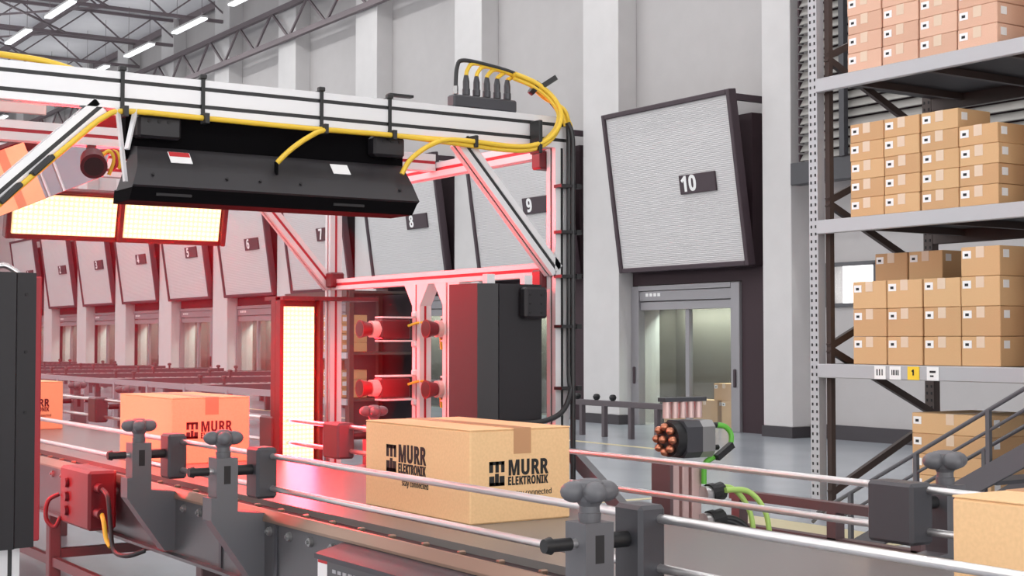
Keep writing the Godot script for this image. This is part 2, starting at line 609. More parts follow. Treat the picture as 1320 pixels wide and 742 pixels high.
func docks():
	for k in range(2, PL.size()):
		var no = 12 - k
		if no < 1: continue
		var c = door_z(k)
		var d = thing("door_%d" % no, "grey dock door with two glazed leaves, %s door from the rack, under number %d" % [ORD[k - 2], no], "door", Vector3(19.5, 0, c))
		d.set_meta("kind", "structure")
		var lo = PL[k] + 1.28 - c
		var hi = PL[k - 1] - c
		var sh := MB.new()
		sh.span(Vector3(-0.12, 0.0, lo + 0.02), Vector3(0, 3.24, -1.72))
		sh.span(Vector3(-0.12, 0.0, 1.72), Vector3(0, 3.24, hi - 0.02))
		sh.span(Vector3(-0.12, 2.96, -1.72), Vector3(0, 3.24, 1.72))
		obj("shelter", sh, M.shelter, d)
		var fm := MB.new()
		fm.span(Vector3(-0.18, 0.0, -1.7), Vector3(0, 2.94, -1.45), 0.01)
		fm.span(Vector3(-0.18, 0.0, 1.45), Vector3(0, 2.94, 1.7), 0.01)
		fm.span(Vector3(-0.18, 2.84, -1.45), Vector3(0, 2.94, 1.45))
		obj("frame", fm, M.door_steel, d)
		obj("lintel_panel", sp(Vector3(-0.14, 2.62, -1.45), Vector3(0, 2.83, 1.45), 0.006), M.door_steel, d)
		obj("lintel_panel", sp(Vector3(-0.12, 2.43, -1.45), Vector3(0, 2.6, 1.45), 0.006), M.door_steel, d)
		var mk := MB.new()
		for q in 4: mk.box(Vector3(-0.142, 2.75, -1.2 + q * 0.13), Vector3(0.004, 0.07, 0.09))
		obj("maker_mark", mk, M.print_white, d)
		for s in [[-1.44, -0.06], [0.06, 1.44]]:
			obj("pane", sp(Vector3(0.0, 0.05, s[0]), Vector3(0.012, 2.42, s[1])), M.door_glass, d)
		obj("mullion", sp(Vector3(-0.06, 0.0, -0.06), Vector3(0.05, 2.43, 0.06), 0.008), M.door_steel, d)
		for s in [-1.58, 1.58]:
			obj("handle", bx(Vector3(-0.2, 1.05, s), Vector3(0.04, 0.36, 0.07), 0.015), M.dark_frame, d)
		# shallow bay behind the panes, its added lamp makes the glass fade downwards
		var ni := MB.new()
		ni.span(Vector3(0.4, -0.05, -1.5), Vector3(0.95, 0.0, 1.5))
		ni.span(Vector3(0.4, 2.5, -1.5), Vector3(0.95, 2.56, 1.5))
		ni.span(Vector3(0.9, 0, -1.5), Vector3(0.96, 2.5, 1.5))
		ni.span(Vector3(0.4, 0, -1.56), Vector3(0.95, 2.5, -1.5))
		ni.span(Vector3(0.4, 0, 1.5), Vector3(0.95, 2.5, 1.56))
		obj("loading_bay", ni, M.niche, d)
		obj("added_bay_lamp", bx(Vector3(0.5, 2.48, 0), Vector3(0.08, 0.04, 2.6)), M.tube_light, d)  # added lamp, not a known fixture; brightens the top of the bay
		area(Vector3(0.5, 2.45, 0), Vector3(0.6, -0.8, 0), Vector2(2.5, 0.06), Color(0.92, 1.0, 0.93), 15.0, d)
		# tilted panel above the door
		var top = Vector3(18.5, 6.55, c + 0.42)
		var bot = Vector3(18.98, 3.22, c + 0.42)
		var p = thing("dock_panel", "tilted ribbed panel numbered %d above the %s dock door from the rack" % [no, ORD[k - 2]], "panel", bot, "tilted number panels above the dock doors")
		var ey = (top - bot).normalized()
		var ex = Vector3(0, 0, 1)
		var ez = ex.cross(ey)       # towards -X: the face
		var hgt = top.distance_to(bot)
		var xf = Transform3D(Basis(ex, ey, ez), Vector3.ZERO)
		var sheet := MB.new()
		sheet.box(Vector3(0, hgt * 0.5, 0), Vector3(3.86, hgt - 0.14, 0.05))
		put("ribbed_sheet", sheet.mesh(), M.ribbed_panel, p, xf)
		var f := MB.new()
		for s in [-1.0, 1.0]:
			f.box(Vector3(s * 1.95, hgt * 0.5, -0.02), Vector3(0.1, hgt, 0.2), 0.015)
		f.box(Vector3(0, 0.05, -0.02), Vector3(3.8, 0.1, 0.2), 0.015)
		f.box(Vector3(0, hgt - 0.05, -0.02), Vector3(3.8, 0.1, 0.2), 0.015)
		put("panel_frame", f.mesh(), M.dark_frame, p, xf)
		var pl := MB.new()
		pl.box(Vector3(0.8, hgt * 0.5, 0.05), Vector3(1.06, 0.38, 0.05), 0.01)
		var plate = put("number_plate", pl.mesh(), M.dark_frame, p, xf)
		text("numeral", str(no), 0.3, M.print_white, plate, Transform3D(Basis(), Vector3(0.55, hgt * 0.5 - 0.0, 0.078)))
		obj("hood_box", sp(Vector3(0.18, 0.0, -1.9), Vector3(0.52, 2.95, 1.85)), M.shelter, p)
		for s in [-1.8, 1.9]:
			var arm := MB.new()
			arm.bar(Vector3(-0.4, 3.2, s), Vector3(0.52, 3.2, s), 0.1, 0.12)
			obj("arm", arm, M.dark_frame, p)

func bay_cartons():
	# goods standing in the loading bay behind the glass of the nearest door
	var c = door_z(2)
	var w = ["left", "middle", "right"]
	for k in 3:
		rack_carton(Vector3(0.44, 0.55, 0.8), "carton", k, Vector3(20.15, 0.01, c - 0.95 + k * 0.92), "large carton behind the glass of dock door 10, %s one of three on the floor" % w[k], "cartons behind the nearest dock door")
	rack_carton(Vector3(0.42, 0.35, 0.6), "carton", 1, Vector3(20.15, 0.562, c + 0.55), "smaller carton stacked on the others behind the glass of dock door 10", "cartons behind the nearest dock door")

# ---------- cartons ----------
func carton_mesh(s: Vector3) -> ArrayMesh:
	var b := MB.new()
	b.box(Vector3(0, s.y * 0.5, 0), s, 0.006)
	return b.mesh()

var carton_parts := {}

func rack_carton(s: Vector3, kind: String, k: int, at: Vector3, label: String, group: String, turn := 0.0):
	# origin: bottom centre; the taped front looks to -X
	if not carton_parts.has(s):
		var st := MB.new()
		st.span(Vector3(-s.x * 0.5 - 0.002, s.y - 0.1, -0.045), Vector3(-s.x * 0.5, s.y, 0.045))
		st.span(Vector3(-s.x * 0.5, s.y, -0.045), Vector3(s.x * 0.5, s.y + 0.001, 0.045))
		var lb := MB.new()
		lb.span(Vector3(-s.x * 0.5 - 0.003, s.y - 0.105, -s.z * 0.5 + 0.02), Vector3(-s.x * 0.5, s.y - 0.035, -s.z * 0.5 + 0.115))
		var ls := MB.new()
		ls.span(Vector3(-s.x * 0.5 + 0.05, s.y - 0.105, s.z * 0.5), Vector3(-s.x * 0.5 + 0.13, s.y - 0.035, s.z * 0.5 + 0.003))
		var mk := MB.new()
		mk.span(Vector3(-s.x * 0.5 - 0.004, s.y - 0.085, -s.z * 0.5 + 0.045), Vector3(-s.x * 0.5, s.y - 0.06, -s.z * 0.5 + 0.085))
		carton_parts[s] = [carton_mesh(s), st.mesh(), lb.mesh(), mk.mesh(), ls.mesh()]
	var q = carton_parts[s]
	var t = thing("carton", label, "box", at, group)
	t.rotation.y = turn
	put("body", q[0], M[kind + str(k % 3)], t)
	put("tape", q[1], M.clear_tape, t)
	var l = put("paper_label", q[2], M.print_white, t)
	put("print", q[3], M.print_black, l)
	put("paper_label", q[4], M.print_white, t)

func tall_stack_labels(col: int, row: int, shelf: String) -> String:
	return "carton in %s column from left, %s from the bottom, %s shelf of large rack" % [ORD[col], ORD[row], shelf]

func rack():
	var r = thing("pallet_rack", "large grey pallet rack with perforated upright and three shelves of cartons", "rack", Vector3(10.7, 0, -10.56))
	var XB = 1.72
	# uprights: the near one is perforated
	for u in [[0.0, -0.1], [XB, -0.1], [0.0, 6.3], [XB, 6.3]]:
		var up := MB.new()
		up.span(Vector3(u[0], 0.0, u[1]), Vector3(u[0] + 0.02, 6.6, u[1] + 0.12))
		up.span(Vector3(u[0] + 0.02, 0.0, u[1]), Vector3(u[0] + 0.1, 6.6, u[1] + 0.02))
		up.span(Vector3(u[0] + 0.02, 0.0, u[1] + 0.1), Vector3(u[0] + 0.1, 6.6, u[1] + 0.12))
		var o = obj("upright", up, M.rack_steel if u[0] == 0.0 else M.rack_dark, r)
		var ho := MB.new()
		for k in 85:
			for dz in [0.03, 0.09]:
				ho.box(Vector3(u[0] - 0.001, 0.1 + k * 0.075, u[1] + dz), Vector3(0.006, 0.03, 0.018))
		var hp = obj("perforation", ho, M.hole_dark, o)
		hp.set_meta("kind", "stuff")
		obj("foot_plate", sp(Vector3(u[0] - 0.04, 0.0, u[1] - 0.04), Vector3(u[0] + 0.14, 0.012, u[1] + 0.16)), M.rack_dark, o)
	# inner dark channels of the end frame with diagonals
	for zz in [0.06, 6.34]:
		var y = 0.25
		var side = true
		obj("frame_channel", sp(Vector3(0.1, 0.1, zz - 0.03), Vector3(0.16, 6.5, zz + 0.03)), M.rack_dark, r)
		while y < 6.0:
			var b := MB.new()
			b.bar(Vector3(0.1 if side else XB, y, zz), Vector3(XB if side else 0.1, y + 0.72, zz), 0.05, 0.07)
			obj("brace", b, M.rack_dark, r)
			side = not side
			y += 0.74
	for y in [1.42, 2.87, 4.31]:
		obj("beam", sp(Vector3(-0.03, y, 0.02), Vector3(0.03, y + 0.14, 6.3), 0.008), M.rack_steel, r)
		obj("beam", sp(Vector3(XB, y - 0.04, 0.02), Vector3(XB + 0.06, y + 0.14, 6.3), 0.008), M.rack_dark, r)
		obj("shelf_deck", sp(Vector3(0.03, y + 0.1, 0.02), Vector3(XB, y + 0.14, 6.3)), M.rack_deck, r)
		for k in 7:
			obj("shelf_bar", sp(Vector3(0.03, y + 0.03, 0.4 + k * 0.9), Vector3(XB, y + 0.1, 0.46 + k * 0.9)), M.rack_dark, r)
	# tags on the lowest beam
	var tg = [[0.79, "print_white"], [0.98, "print_white"], [1.2, "tag_yellow"], [1.43, "print_white"]]
	for q in tg.size():
		var z = tg[q][0]
		var t = obj("shelf_tag", sp(Vector3(-0.036, 1.425, z), Vector3(-0.031, 1.55, z + 0.14)), M[tg[q][1]], r)
		var pr := MB.new()
		if q == 0:
			for k in 3: pr.box(Vector3(-0.037, 1.49, z + 0.035 + k * 0.032), Vector3(0.003, 0.06, 0.012))
		elif q == 1:
			for k in 5: pr.box(Vector3(-0.037, 1.49, z + 0.03 + k * 0.02), Vector3(0.003, 0.05, 0.008 + 0.004 * (k % 2)))
		elif q == 2:
			pr.box(Vector3(-0.037, 1.495, z + 0.07), Vector3(0.003, 0.055, 0.016)); pr.box(Vector3(-0.037, 1.508, z + 0.062), Vector3(0.003, 0.014, 0.02))
		else:
			pr.box(Vector3(-0.037, 1.505, z + 0.07), Vector3(0.003, 0.02, 0.07)); pr.box(Vector3(-0.037, 1.465, z + 0.06), Vector3(0.003, 0.015, 0.04))
		obj("print", pr, M.print_black, t)
	# lower shelf: 0.43 wide cartons
	var zc = [-9.88, -9.44, -8.995, -8.56]
	var n = 0
	for c in 4:
		for row in (5 if c == 3 else 3):
			if c == 3 and row > 3: continue
			rack_carton(Vector3(0.5, 0.268, 0.425), "carton", n, Vector3(10.97, 1.562 + row * 0.271, zc[c] + 0.003 * (row % 2)), tall_stack_labels(c, row, "lowest"), "cartons on the lowest rack shelf")
			n += 1
	for c in 4:
		for row in (4 if c < 2 else 3):
			var lab = "carton behind the front row, %s from left, %s from bottom, lowest rack shelf" % [ORD[c], ORD[row]]
			if row == 3: lab = "shaded dark brown carton peeking over the %s column on the lowest rack shelf" % ORD[c + 1]
			rack_carton(Vector3(0.5, 0.268 if row < 3 else 0.31, 0.425), "carton", n, Vector3(11.64, 1.562 + row * 0.271, -10.2 + c * 0.445), lab, "cartons in the second row of the lowest rack shelf")
			n += 1
	# middle shelf
	zc = [-9.9, -9.46, -9.005, -8.565]
	for c in 4:
		for row in (4 if c == 3 else 5):
			rack_carton(Vector3(0.46, 0.182, 0.43), "carton", n, Vector3(10.95, 3.012 + row * 0.184, zc[c] + 0.004 * (row % 3)), tall_stack_labels(c, row, "middle"), "cartons on the middle rack shelf")
			n += 1
	for row in 4:
		rack_carton(Vector3(0.46, 0.182, 0.43), "carton", n, Vector3(11.45, 3.012 + row * 0.184, -8.56), "carton behind the fourth column, %s from the bottom, middle shelf of large rack" % ORD[row], "cartons in the second row of the middle rack shelf")
		n += 1
	# top shelf
	zc = [-9.92, -9.465, -9.01, -8.56]
	for c in 4:
		for row in 4:
			rack_carton(Vector3(0.46, 0.186, 0.435), "pale_carton", n, Vector3(10.95, 4.452 + row * 0.188, zc[c] + 0.004 * (row % 3)), tall_stack_labels(c, row, "top"), "cartons on the top rack shelf")
			n += 1
	for row in 4:
		rack_carton(Vector3(0.46, 0.186, 0.435), "pale_carton", n, Vector3(11.45, 4.452 + row * 0.188, -8.56), "pale carton behind the fourth column, %s from the bottom, top shelf of large rack" % ORD[row], "cartons in the second row of the top rack shelf")
		n += 1
	for q in [[1.562, "lowest"], [3.012, "middle"], [4.452, "top"]]:  # added cartons out of view, placed to shade the carton sides
		rack_carton(Vector3(0.9, 1.0, 1.0), "carton", n, Vector3(11.22, q[0], -7.4), "added unseen large carton right on the %s rack shelf, shading the small cartons" % q[1], "added unseen cartons shading the rack")
	# under the rack: a pallet and wide cartons
	var p = thing("pallet", "wooden pallet on the floor under the lowest shelf of the large rack", "pallet", Vector3(11.2, 0, -8.95))
	for k in 5: obj("deck_board", bx(Vector3(-0.4 + k * 0.2, 0.13, 0), Vector3(0.14, 0.022, 1.2)), M.carton1, p)
	for k in 3: obj("bearer", bx(Vector3(0, 0.06, -0.5 + k * 0.5), Vector3(0.95, 0.12, 0.09)), M.carton1, p)
	for row in 5:
		rack_carton(Vector3(0.86, 0.192, 0.9), "carton", row + 1, Vector3(11.23, 0.145 + row * 0.194, -8.98), "wide flat carton, %s from the bottom of the stack on the pallet under the rack" % ORD[row], "wide cartons stacked under the rack")
	# a low rack farther off, seen through the gantry
	var f = thing("low_rack", "low dark rack far behind the scanner gantry", "rack", Vector3(10.7, 0, -21.9))
	for u in [-1.5, -0.35, 0.9]:
		obj("upright", sp(Vector3(0, 0, u), Vector3(0.08, 2.6, u + 0.1)), M.rack_steel if u == -1.5 else M.rack_dark, f)
		obj("upright", sp(Vector3(1.2, 0, u), Vector3(1.28, 2.6, u + 0.1)), M.rack_dark, f)
	for y in [0.75, 1.5, 2.5]:
		obj("beam", sp(Vector3(-0.03, y, -1.4), Vector3(0.03, y + 0.1, 0.95)), M.rack_dark if y > 2.0 else M.rack_steel, f)
		obj("shelf_deck", sp(Vector3(0.03, y + 0.06, -1.4), Vector3(1.2, y + 0.1, 0.95)), M.rack_dark, f)
	obj("back_panel", sp(Vector3(1.28, 0.1, -1.5), Vector3(1.32, 2.6, 1.0)), M.shelter, f)
	for row in 4:
		rack_carton(Vector3(0.5, 0.15, 0.6), "carton", row, Vector3(10.98, 1.605 + row * 0.152, -21.6), "flat carton, %s from the bottom, upper shelf of the low rack behind the gantry" % ORD[row], "cartons on the low rack")
	for row in 3:
		rack_carton(Vector3(0.5, 0.15, 0.6), "carton", row, Vector3(10.98, 0.855 + row * 0.152, -21.6), "flat carton, %s from the bottom, lower shelf of the low rack behind the gantry" % ORD[row], "cartons on the low rack")
	for row in 2:
		rack_carton(Vector3(0.6, 0.3, 1.0), "pale_carton", row, Vector3(11.0, 0.855 + row * 0.3, -22.75), "large carton, %s from the bottom, left end of the lower shelf of the low rack" % ORD[row], "cartons on the low rack")

func stairs():
	# a dark steel stair climbing towards the viewer in front of the rack
	var s = thing("steel_stair", "dark grey steel stair with handrails in front of the rack", "stair", Vector3(9.3, 0, -8.9))
	var m = 0.53
	var run = 3.6
	for sx in [0.0, 0.85]:
		var st := MB.new()
		st.bar(Vector3(sx, -0.06, 0), Vector3(sx, m * run - 0.06, run), 0.04, 0.16)
		obj("stringer", st, M.stair_steel, s)
		var hr := MB.new()
		hr.tube([Vector3(sx, 0.2, -0.35), Vector3(sx, 0.36, -0.15), Vector3(sx, 0.44, 0.0), Vector3(sx, m * run + 0.44, run)], 0.018, 8, 4)
		obj("handrail", hr, M.stair_steel, s)
		var mr := MB.new()
		mr.tube([Vector3(sx, 0.22, -0.12), Vector3(sx, m * run + 0.28, run)], 0.014, 8, 3)
		obj("knee_rail", mr, M.stair_steel, s)
		for k in 5:
			var z = 0.1 + k * 0.72
			obj("baluster", sp(Vector3(sx - 0.018, maxf(0.0, z * m - 0.08), z - 0.018), Vector3(sx + 0.018, 0.44 + z * m, z + 0.018)), M.stair_steel, s)
	for k in 10:
		obj("tread", sp(Vector3(0.02, 0.14 + k * 0.18, 0.3 + k * 0.34), Vector3(0.83, 0.17 + k * 0.18, 0.58 + k * 0.34)), M.stair_steel, s)

# ---------- the conveyor ----------
func clamp_parts(at_z: float, side: float, conv: Node3D):
	# side -1: near edge of the belt (rails at x 2.73), +1: far edge (rails at x 4.03)
	var rx = 2.73 if side < 0 else 4.03
	var X = func(d): return rx + side * d          # d: distance outwards
	var b := MB.new()
	var poly = [Vector2(0.16, 1.275), Vector2(0.26, 1.275), Vector2(0.26, 1.1), Vector2(0.285, 1.1), Vector2(0.285, 1.0), Vector2(0.085, 0.72), Vector2(0.03, 0.72), Vector2(0.03, 1.02), Vector2(0.16, 1.035)]
	b.prism(poly, Vector3(rx, 0, at_z - 0.05), Vector3(side, 0, 0), Vector3.UP, Vector3(0, 0, 0.1))
	var br = obj("guide_clamp", b, M.clamp_grey, conv)
	obj("slot", sp(Vector3(X.call(0.195), 1.16, at_z + 0.045), Vector3(X.call(0.226), 1.24, at_z + 0.0512)), M.hole_dark, br)
	var c = Vector3(X.call(0.21), 0, at_z)
	var k := MB.new()
	k.lathe([[0.032, 1.272], [0.034, 1.3], [0.03, 1.302], [0.03, 1.32], [0.04, 1.335], [0.045, 1.36], [0.04, 1.388], [0.025, 1.398], [0.004, 1.4]], c, 24)
	for q in 4:
		var a = PI / 4 + q * PI / 2 - 0.5
		k.ball(c + Vector3(cos(a) * 0.046, 1.362, sin(a) * 0.046), Vector3(0.044, 0.032, 0.034), Basis(Vector3.UP, -a))
	obj("knob", k, M.clamp_grey, br)
	var rd := MB.new()
	rd.cyl(Vector3(X.call(-0.02), 1.215, at_z), Vector3(X.call(0.33), 1.215, at_z), 0.014)
	obj("rod", rd, M.chrome, br)
	var tp := MB.new()
	tp.cyl(Vector3(X.call(0.28), 1.215, at_z), Vector3(X.call(0.35), 1.215, at_z), 0.019, 0.019, 14)
	tp.cyl(Vector3(X.call(0.35), 1.215, at_z), Vector3(X.call(0.372), 1.215, at_z), 0.026, 0.02, 14)
	obj("rod_cap", tp, M.rubber_black, br)
	tp = MB.new()
	tp.cyl(Vector3(X.call(0.06), 1.215, at_z), Vector3(X.call(0.15), 1.215, at_z), 0.024, 0.024, 14)
	obj("collar", tp, M.rubber_black, br)
	var h := MB.new()
	var hz = 0.065 if side < 0 else 0.105
	h.span(Vector3(X.call(-0.025 if side < 0 else -0.09), 1.085, at_z - hz), Vector3(X.call(0.075 if side < 0 else 0.025), 1.315 if side < 0 else 1.3, at_z + hz), 0.012)
	obj("rail_holder", h, M.clamp_dark, br)

func conveyor():
	var cv = thing("belt_conveyor", "long belt conveyor with chrome guide rails carrying cartons through the red gantry", "conveyor", Vector3.ZERO)
	var zn = 0.5
	var zf = -16.0
	obj("belt", sp(Vector3(2.812, 1.0, zf), Vector3(4.02, 1.05, zn)), M.belt, cv)
	obj("belt_edge", sp(Vector3(2.713, 0.99, zf), Vector3(2.811, 1.022, zn)), M.hole_dark, cv)
	var te := MB.new()
	var z = zf + 0.05
	while z < zn:
		te.box(Vector3(2.765, 1.03, z), Vector3(0.03, 0.016, 0.022), 0.004)
		z += 0.26
	var tp = obj("chain_stud", te, M.lip_steel, cv)
	tp.set_meta("kind", "stuff")
	# edge lip, bevelled outwards
	var lp := MB.new()
	lp.prism([Vector2(2.712, 1.038), Vector2(2.704, 1.036), Vector2(2.69, 0.996), Vector2(2.69, 0.985), Vector2(2.712, 0.985)], Vector3(0, 0, zf), Vector3.RIGHT, Vector3.UP, Vector3(0, 0, zn - zf))
	obj("edge_lip", lp, M.lip_steel, cv)
	obj("side_panel", sp(Vector3(2.7, 0.7, zf), Vector3(2.73, 0.984, zn)), M.side_steel, cv)
	obj("bottom_flange", sp(Vector3(2.66, 0.69, zf), Vector3(2.8, 0.705, zn)), M.side_steel, cv)
	obj("far_side_panel", sp(Vector3(4.03, 0.7, zf), Vector3(4.06, 1.04, zn)), M.side_steel, cv)
	var under := MB.new()
	under.span(Vector3(2.73, 0.9, zf), Vector3(4.03, 0.99, zn))
	obj("slider_bed", under, M.side_steel, cv)
	z = -9.4
	while z < -2.0:
		var sc := MB.new()
		sc.cyl(Vector3(2.705, 0.945, z), Vector3(2.685, 0.945, z), 0.022, 0.018, 12)
		sc.cyl(Vector3(2.69, 0.945, z), Vector3(2.675, 0.945, z), 0.01, 0.008, 8)
		obj("roller_bolt", sc, M.grey_metal, cv)
		z += 0.21
	# seam plates of the side
	for zz in [-6.62, -5.98, -3.9]:
		obj("joint_plate", sp(Vector3(2.692, 0.71, zz), Vector3(2.7, 0.975, zz + 0.03)), M.clamp_dark, cv)
	# guide rails
	for r in [[2.73, 1.275], [2.73, 1.13], [4.03, 1.275], [4.03, 1.13]]:
		var b := MB.new()
		b.cyl(Vector3(r[0], r[1], zf), Vector3(r[0], r[1], zn), 0.0135, 0.0135, 16)
		obj("guide_rail", b, M.chrome, cv)
	for cz in [-7.27, -6.15, -3.4, -10.9, -13.2]: clamp_parts(cz, -1.0, cv)
	for cz in [-3.55, -7.95, -8.9, -11.0, -12.6, -14.0]: clamp_parts(cz, 1.0, cv)
	# legs
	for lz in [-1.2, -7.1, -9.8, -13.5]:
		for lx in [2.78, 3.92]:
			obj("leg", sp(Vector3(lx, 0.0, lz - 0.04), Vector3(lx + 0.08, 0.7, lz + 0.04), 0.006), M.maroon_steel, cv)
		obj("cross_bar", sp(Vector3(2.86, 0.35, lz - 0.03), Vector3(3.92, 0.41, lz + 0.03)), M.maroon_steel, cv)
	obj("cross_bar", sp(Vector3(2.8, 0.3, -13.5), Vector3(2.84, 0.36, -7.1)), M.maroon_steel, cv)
	# the drive box on the side with a sloped lid, and the sticker
	var db := MB.new()
	db.prism([Vector2(2.7, 0.985), Vector2(2.56, 0.95), Vector2(2.56, 0.93), Vector2(2.7, 0.95)], Vector3(0, 0, -5.3), Vector3.RIGHT, Vector3.UP, Vector3(0, 0, 1.0))
	var lid = obj("drive_box", db, M.clamp_dark, cv)
	obj("box_front", sp(Vector3(2.6, 0.55, -5.27), Vector3(2.7, 0.935, -4.33), 0.005), M.side_steel, lid)
	obj("lid_screw", bx(Vector3(2.575, 0.957, -4.36), Vector3(0.02, 0.012, 0.03)), M.chrome, lid)
	var mk := MB.new()
	for q in 5: mk.box(Vector3(2.599, 0.885, -5.2 + q * 0.045), Vector3(0.003, 0.014, 0.03))
	obj("marking", mk, M.rack_steel, lid)
	var stk = obj("warning_sticker", sp(Vector3(2.697, 0.78, -5.55), Vector3(2.7, 0.9, -5.42)), M.print_white, cv)
	obj("red_band", sp(Vector3(2.6955, 0.872, -5.545), Vector3(2.698, 0.897, -5.425)), M.print_red, stk)

func logo(parent: Node, xf: Transform3D, w: float):
	# printed mark and lettering; x right, y up, origin at the left edge of the mark, on the baseline of the mark
	var s = w / 0.31
	var k := MB.new()
	for q in [[0.0, 0.055, 0.018, 0.1], [0.03, 0.055, 0.046, 0.1], [0.058, 0.055, 0.074, 0.1], [0.0, 0.086, 0.074, 0.1],
			[0.0, 0.0, 0.024, 0.04], [0.028, 0.0, 0.046, 0.05], [0.05, 0.0, 0.074, 0.04], [0.0, 0.0, 0.074, 0.014]]:
		k.span(Vector3(q[0] * s, q[1] * s, -0.0005), Vector3(q[2] * s, q[3] * s, 0.0012))
	put("printed_mark", k.mesh(), M.print_black, parent, xf)
	text("lettering", "MURR", 0.062 * s, M.print_black, parent, xf * Transform3D(Basis(), Vector3(0.19 * s, 0.069 * s, 0.0006)), true, 0.2 * s)
	text("lettering", "ELEKTRONIK", 0.034 * s, M.print_black, parent, xf * Transform3D(Basis(), Vector3(0.19 * s, 0.016 * s, 0.0006)), true, 0.2 * s)
	text("lettering", "stay connected", 0.022 * s, M.print_black, parent, xf * Transform3D(Basis(), Vector3(0.215 * s, -0.034 * s, 0.0006)), false, 0.19 * s)

func shipping_box(at: Vector3, s: Vector3, label: String, with_left := true):
	# at: bottom corner at -X and +Z; s: size
	var b = thing("shipping_box", label, "box", at, "cartons on the belt conveyor")
	var bd := MB.new()
	bd.span(Vector3(0, 0, -s.z), Vector3(s.x, s.y - 0.006, 0), 0.006)
	obj("body", bd, M.kraft, b)
	for q in [[0.0, s.x * 0.5 - 0.002], [s.x * 0.5 + 0.002, s.x]]:
		obj("flap", sp(Vector3(q[0], s.y - 0.006, -s.z), Vector3(q[1], s.y, 0), 0.002), M.kraft, b)
	var t := MB.new()
	var m = s.x * 0.51
	t.span(Vector3(m - 0.043, s.y, -s.z - 0.001), Vector3(m + 0.043, s.y + 0.0015, 0.001))
	t.span(Vector3(m - 0.043, s.y - 0.105, 0.0), Vector3(m + 0.043, s.y + 0.001, 0.0015))
	obj("tape", t, M.tape, b)
	logo(b, Transform3D(Basis(), Vector3(0.092, 0.152, 0.0005)), 0.31)
	if with_left:
		logo(b, Transform3D(Basis(Vector3(0, 0, 1), Vector3.UP, Vector3(-1, 0, 0)), Vector3(-0.0005, 0.168, -0.705)), 0.37)

func boxes_on_belt():
	shipping_box(Vector3(3.115, 1.05, -5.014), Vector3(0.5, 0.385, 0.905), "brown shipping carton with black print on the belt, just in front of the scanner gantry")
	shipping_box(Vector3(3.12, 1.05, -8.42), Vector3(0.5, 0.4, 0.95), "peach lit shipping carton on the belt inside the red gantry", false)
	shipping_box(Vector3(3.12, 1.05, -12.35), Vector3(0.5, 0.4, 0.95), "orange lit shipping carton farthest away on the belt beside the black tower", false)
	shipping_box(Vector3(2.95, 1.05, -1.5), Vector3(0.5, 0.36, 0.95), "plain carton side cut off by the lower right corner, nearest to the viewer", false)

# ---------- the gantry ----------
func slot_profile(w: float, h: float, gw: Array, gh: Array) -> Array:
	# outline of an extruded bar centred on the origin, grooves at positions gw on top and bottom, gh on both sides
	var g = 0.009
	var dp = 0.014
	var p = []
	p.append(Vector2(-w / 2, -h / 2))
	for x in gw: p.append_array([Vector2(x - g, -h / 2), Vector2(x - g, -h / 2 + dp), Vector2(x + g, -h / 2 + dp), Vector2(x + g, -h / 2)])
	p.append(Vector2(w / 2, -h / 2))
	for y in gh: p.append_array([Vector2(w / 2, y - g), Vector2(w / 2 - dp, y - g), Vector2(w / 2 - dp, y + g), Vector2(w / 2, y + g)])
	p.append(Vector2(w / 2, h / 2))
	var rw = gw.duplicate(); rw.reverse()
	for x in rw: p.append_array([Vector2(x + g, h / 2), Vector2(x + g, h / 2 - dp), Vector2(x - g, h / 2 - dp), Vector2(x - g, h / 2)])
	p.append(Vector2(-w / 2, h / 2))
	var rh = gh.duplicate(); rh.reverse()
	for y in rh: p.append_array([Vector2(-w / 2, y + g), Vector2(-w / 2 + dp, y + g), Vector2(-w / 2 + dp, y - g), Vector2(-w / 2, y - g)])
	return p

func profile_bar(called: String, a: Vector3, b: Vector3, w: float, h: float, gw: Array, gh: Array, parent: Node, side := Vector3.BACK, strip := "groove_black"):
	# w along «side», h along the other axis
	var d = (b - a).normalized()
	var ex = (side - d * side.dot(d)).normalized()
	var ey = d.cross(ex).normalized()
	var m := MB.new()
	m.prism(slot_profile(w, h, gw, gh), a, ex, ey, b - a)
	var o = obj(called, m, M.aluminium, parent)
	# strips filling the grooves; inner ones have red lamp glow in their colour
	var s := MB.new()
	var L = a.distance_to(b)
	var mid = (a + b) * 0.5
	var bs = Basis(ex, ey, d)
	for x in gw:
		for sg in [-1.0, 1.0]: s.box(mid + ex * x + ey * (sg * (h / 2 - 0.009)), Vector3(0.018, 0.008, L), 0.0, bs)
	for y in gh:
		for sg in [-1.0, 1.0]: s.box(mid + ey * y + ex * (sg * (w / 2 - 0.009)), Vector3(0.008, 0.018, L), 0.0, bs)
	obj("groove_strip", s, M[strip], o).set_meta("kind", "stuff")
	return o

func ring(z: float, g: Node3D, st: String):
	var zc = z - 0.04
	profile_bar("cross_beam", Vector3(0.9, 2.885, zc), Vector3(4.44, 2.885, zc), 0.08, 0.162, [0.0], [-0.04, 0.04], g, Vector3.BACK, st)
	for x in [1.42, 4.398]:
		profile_bar("post", Vector3(x, 0.02, zc), Vector3(x, 2.804, zc), 0.08, 0.085, [0.0], [0.0], g, Vector3.BACK, st)
		obj("foot_plate", sp(Vector3(x - 0.09, 0, zc - 0.09), Vector3(x + 0.09, 0.02, zc + 0.09)), M.aluminium, g)
	profile_bar("diagonal_brace", Vector3(3.79, 2.8, zc), Vector3(4.37, 2.16, zc), 0.08, 0.08, [0.0], [0.0], g, Vector3.BACK, st)
	profile_bar("diagonal_brace", Vector3(1.96, 2.81, zc), Vector3(1.43, 2.31, zc), 0.08, 0.08, [0.0], [0.0], g, Vector3.BACK, st)

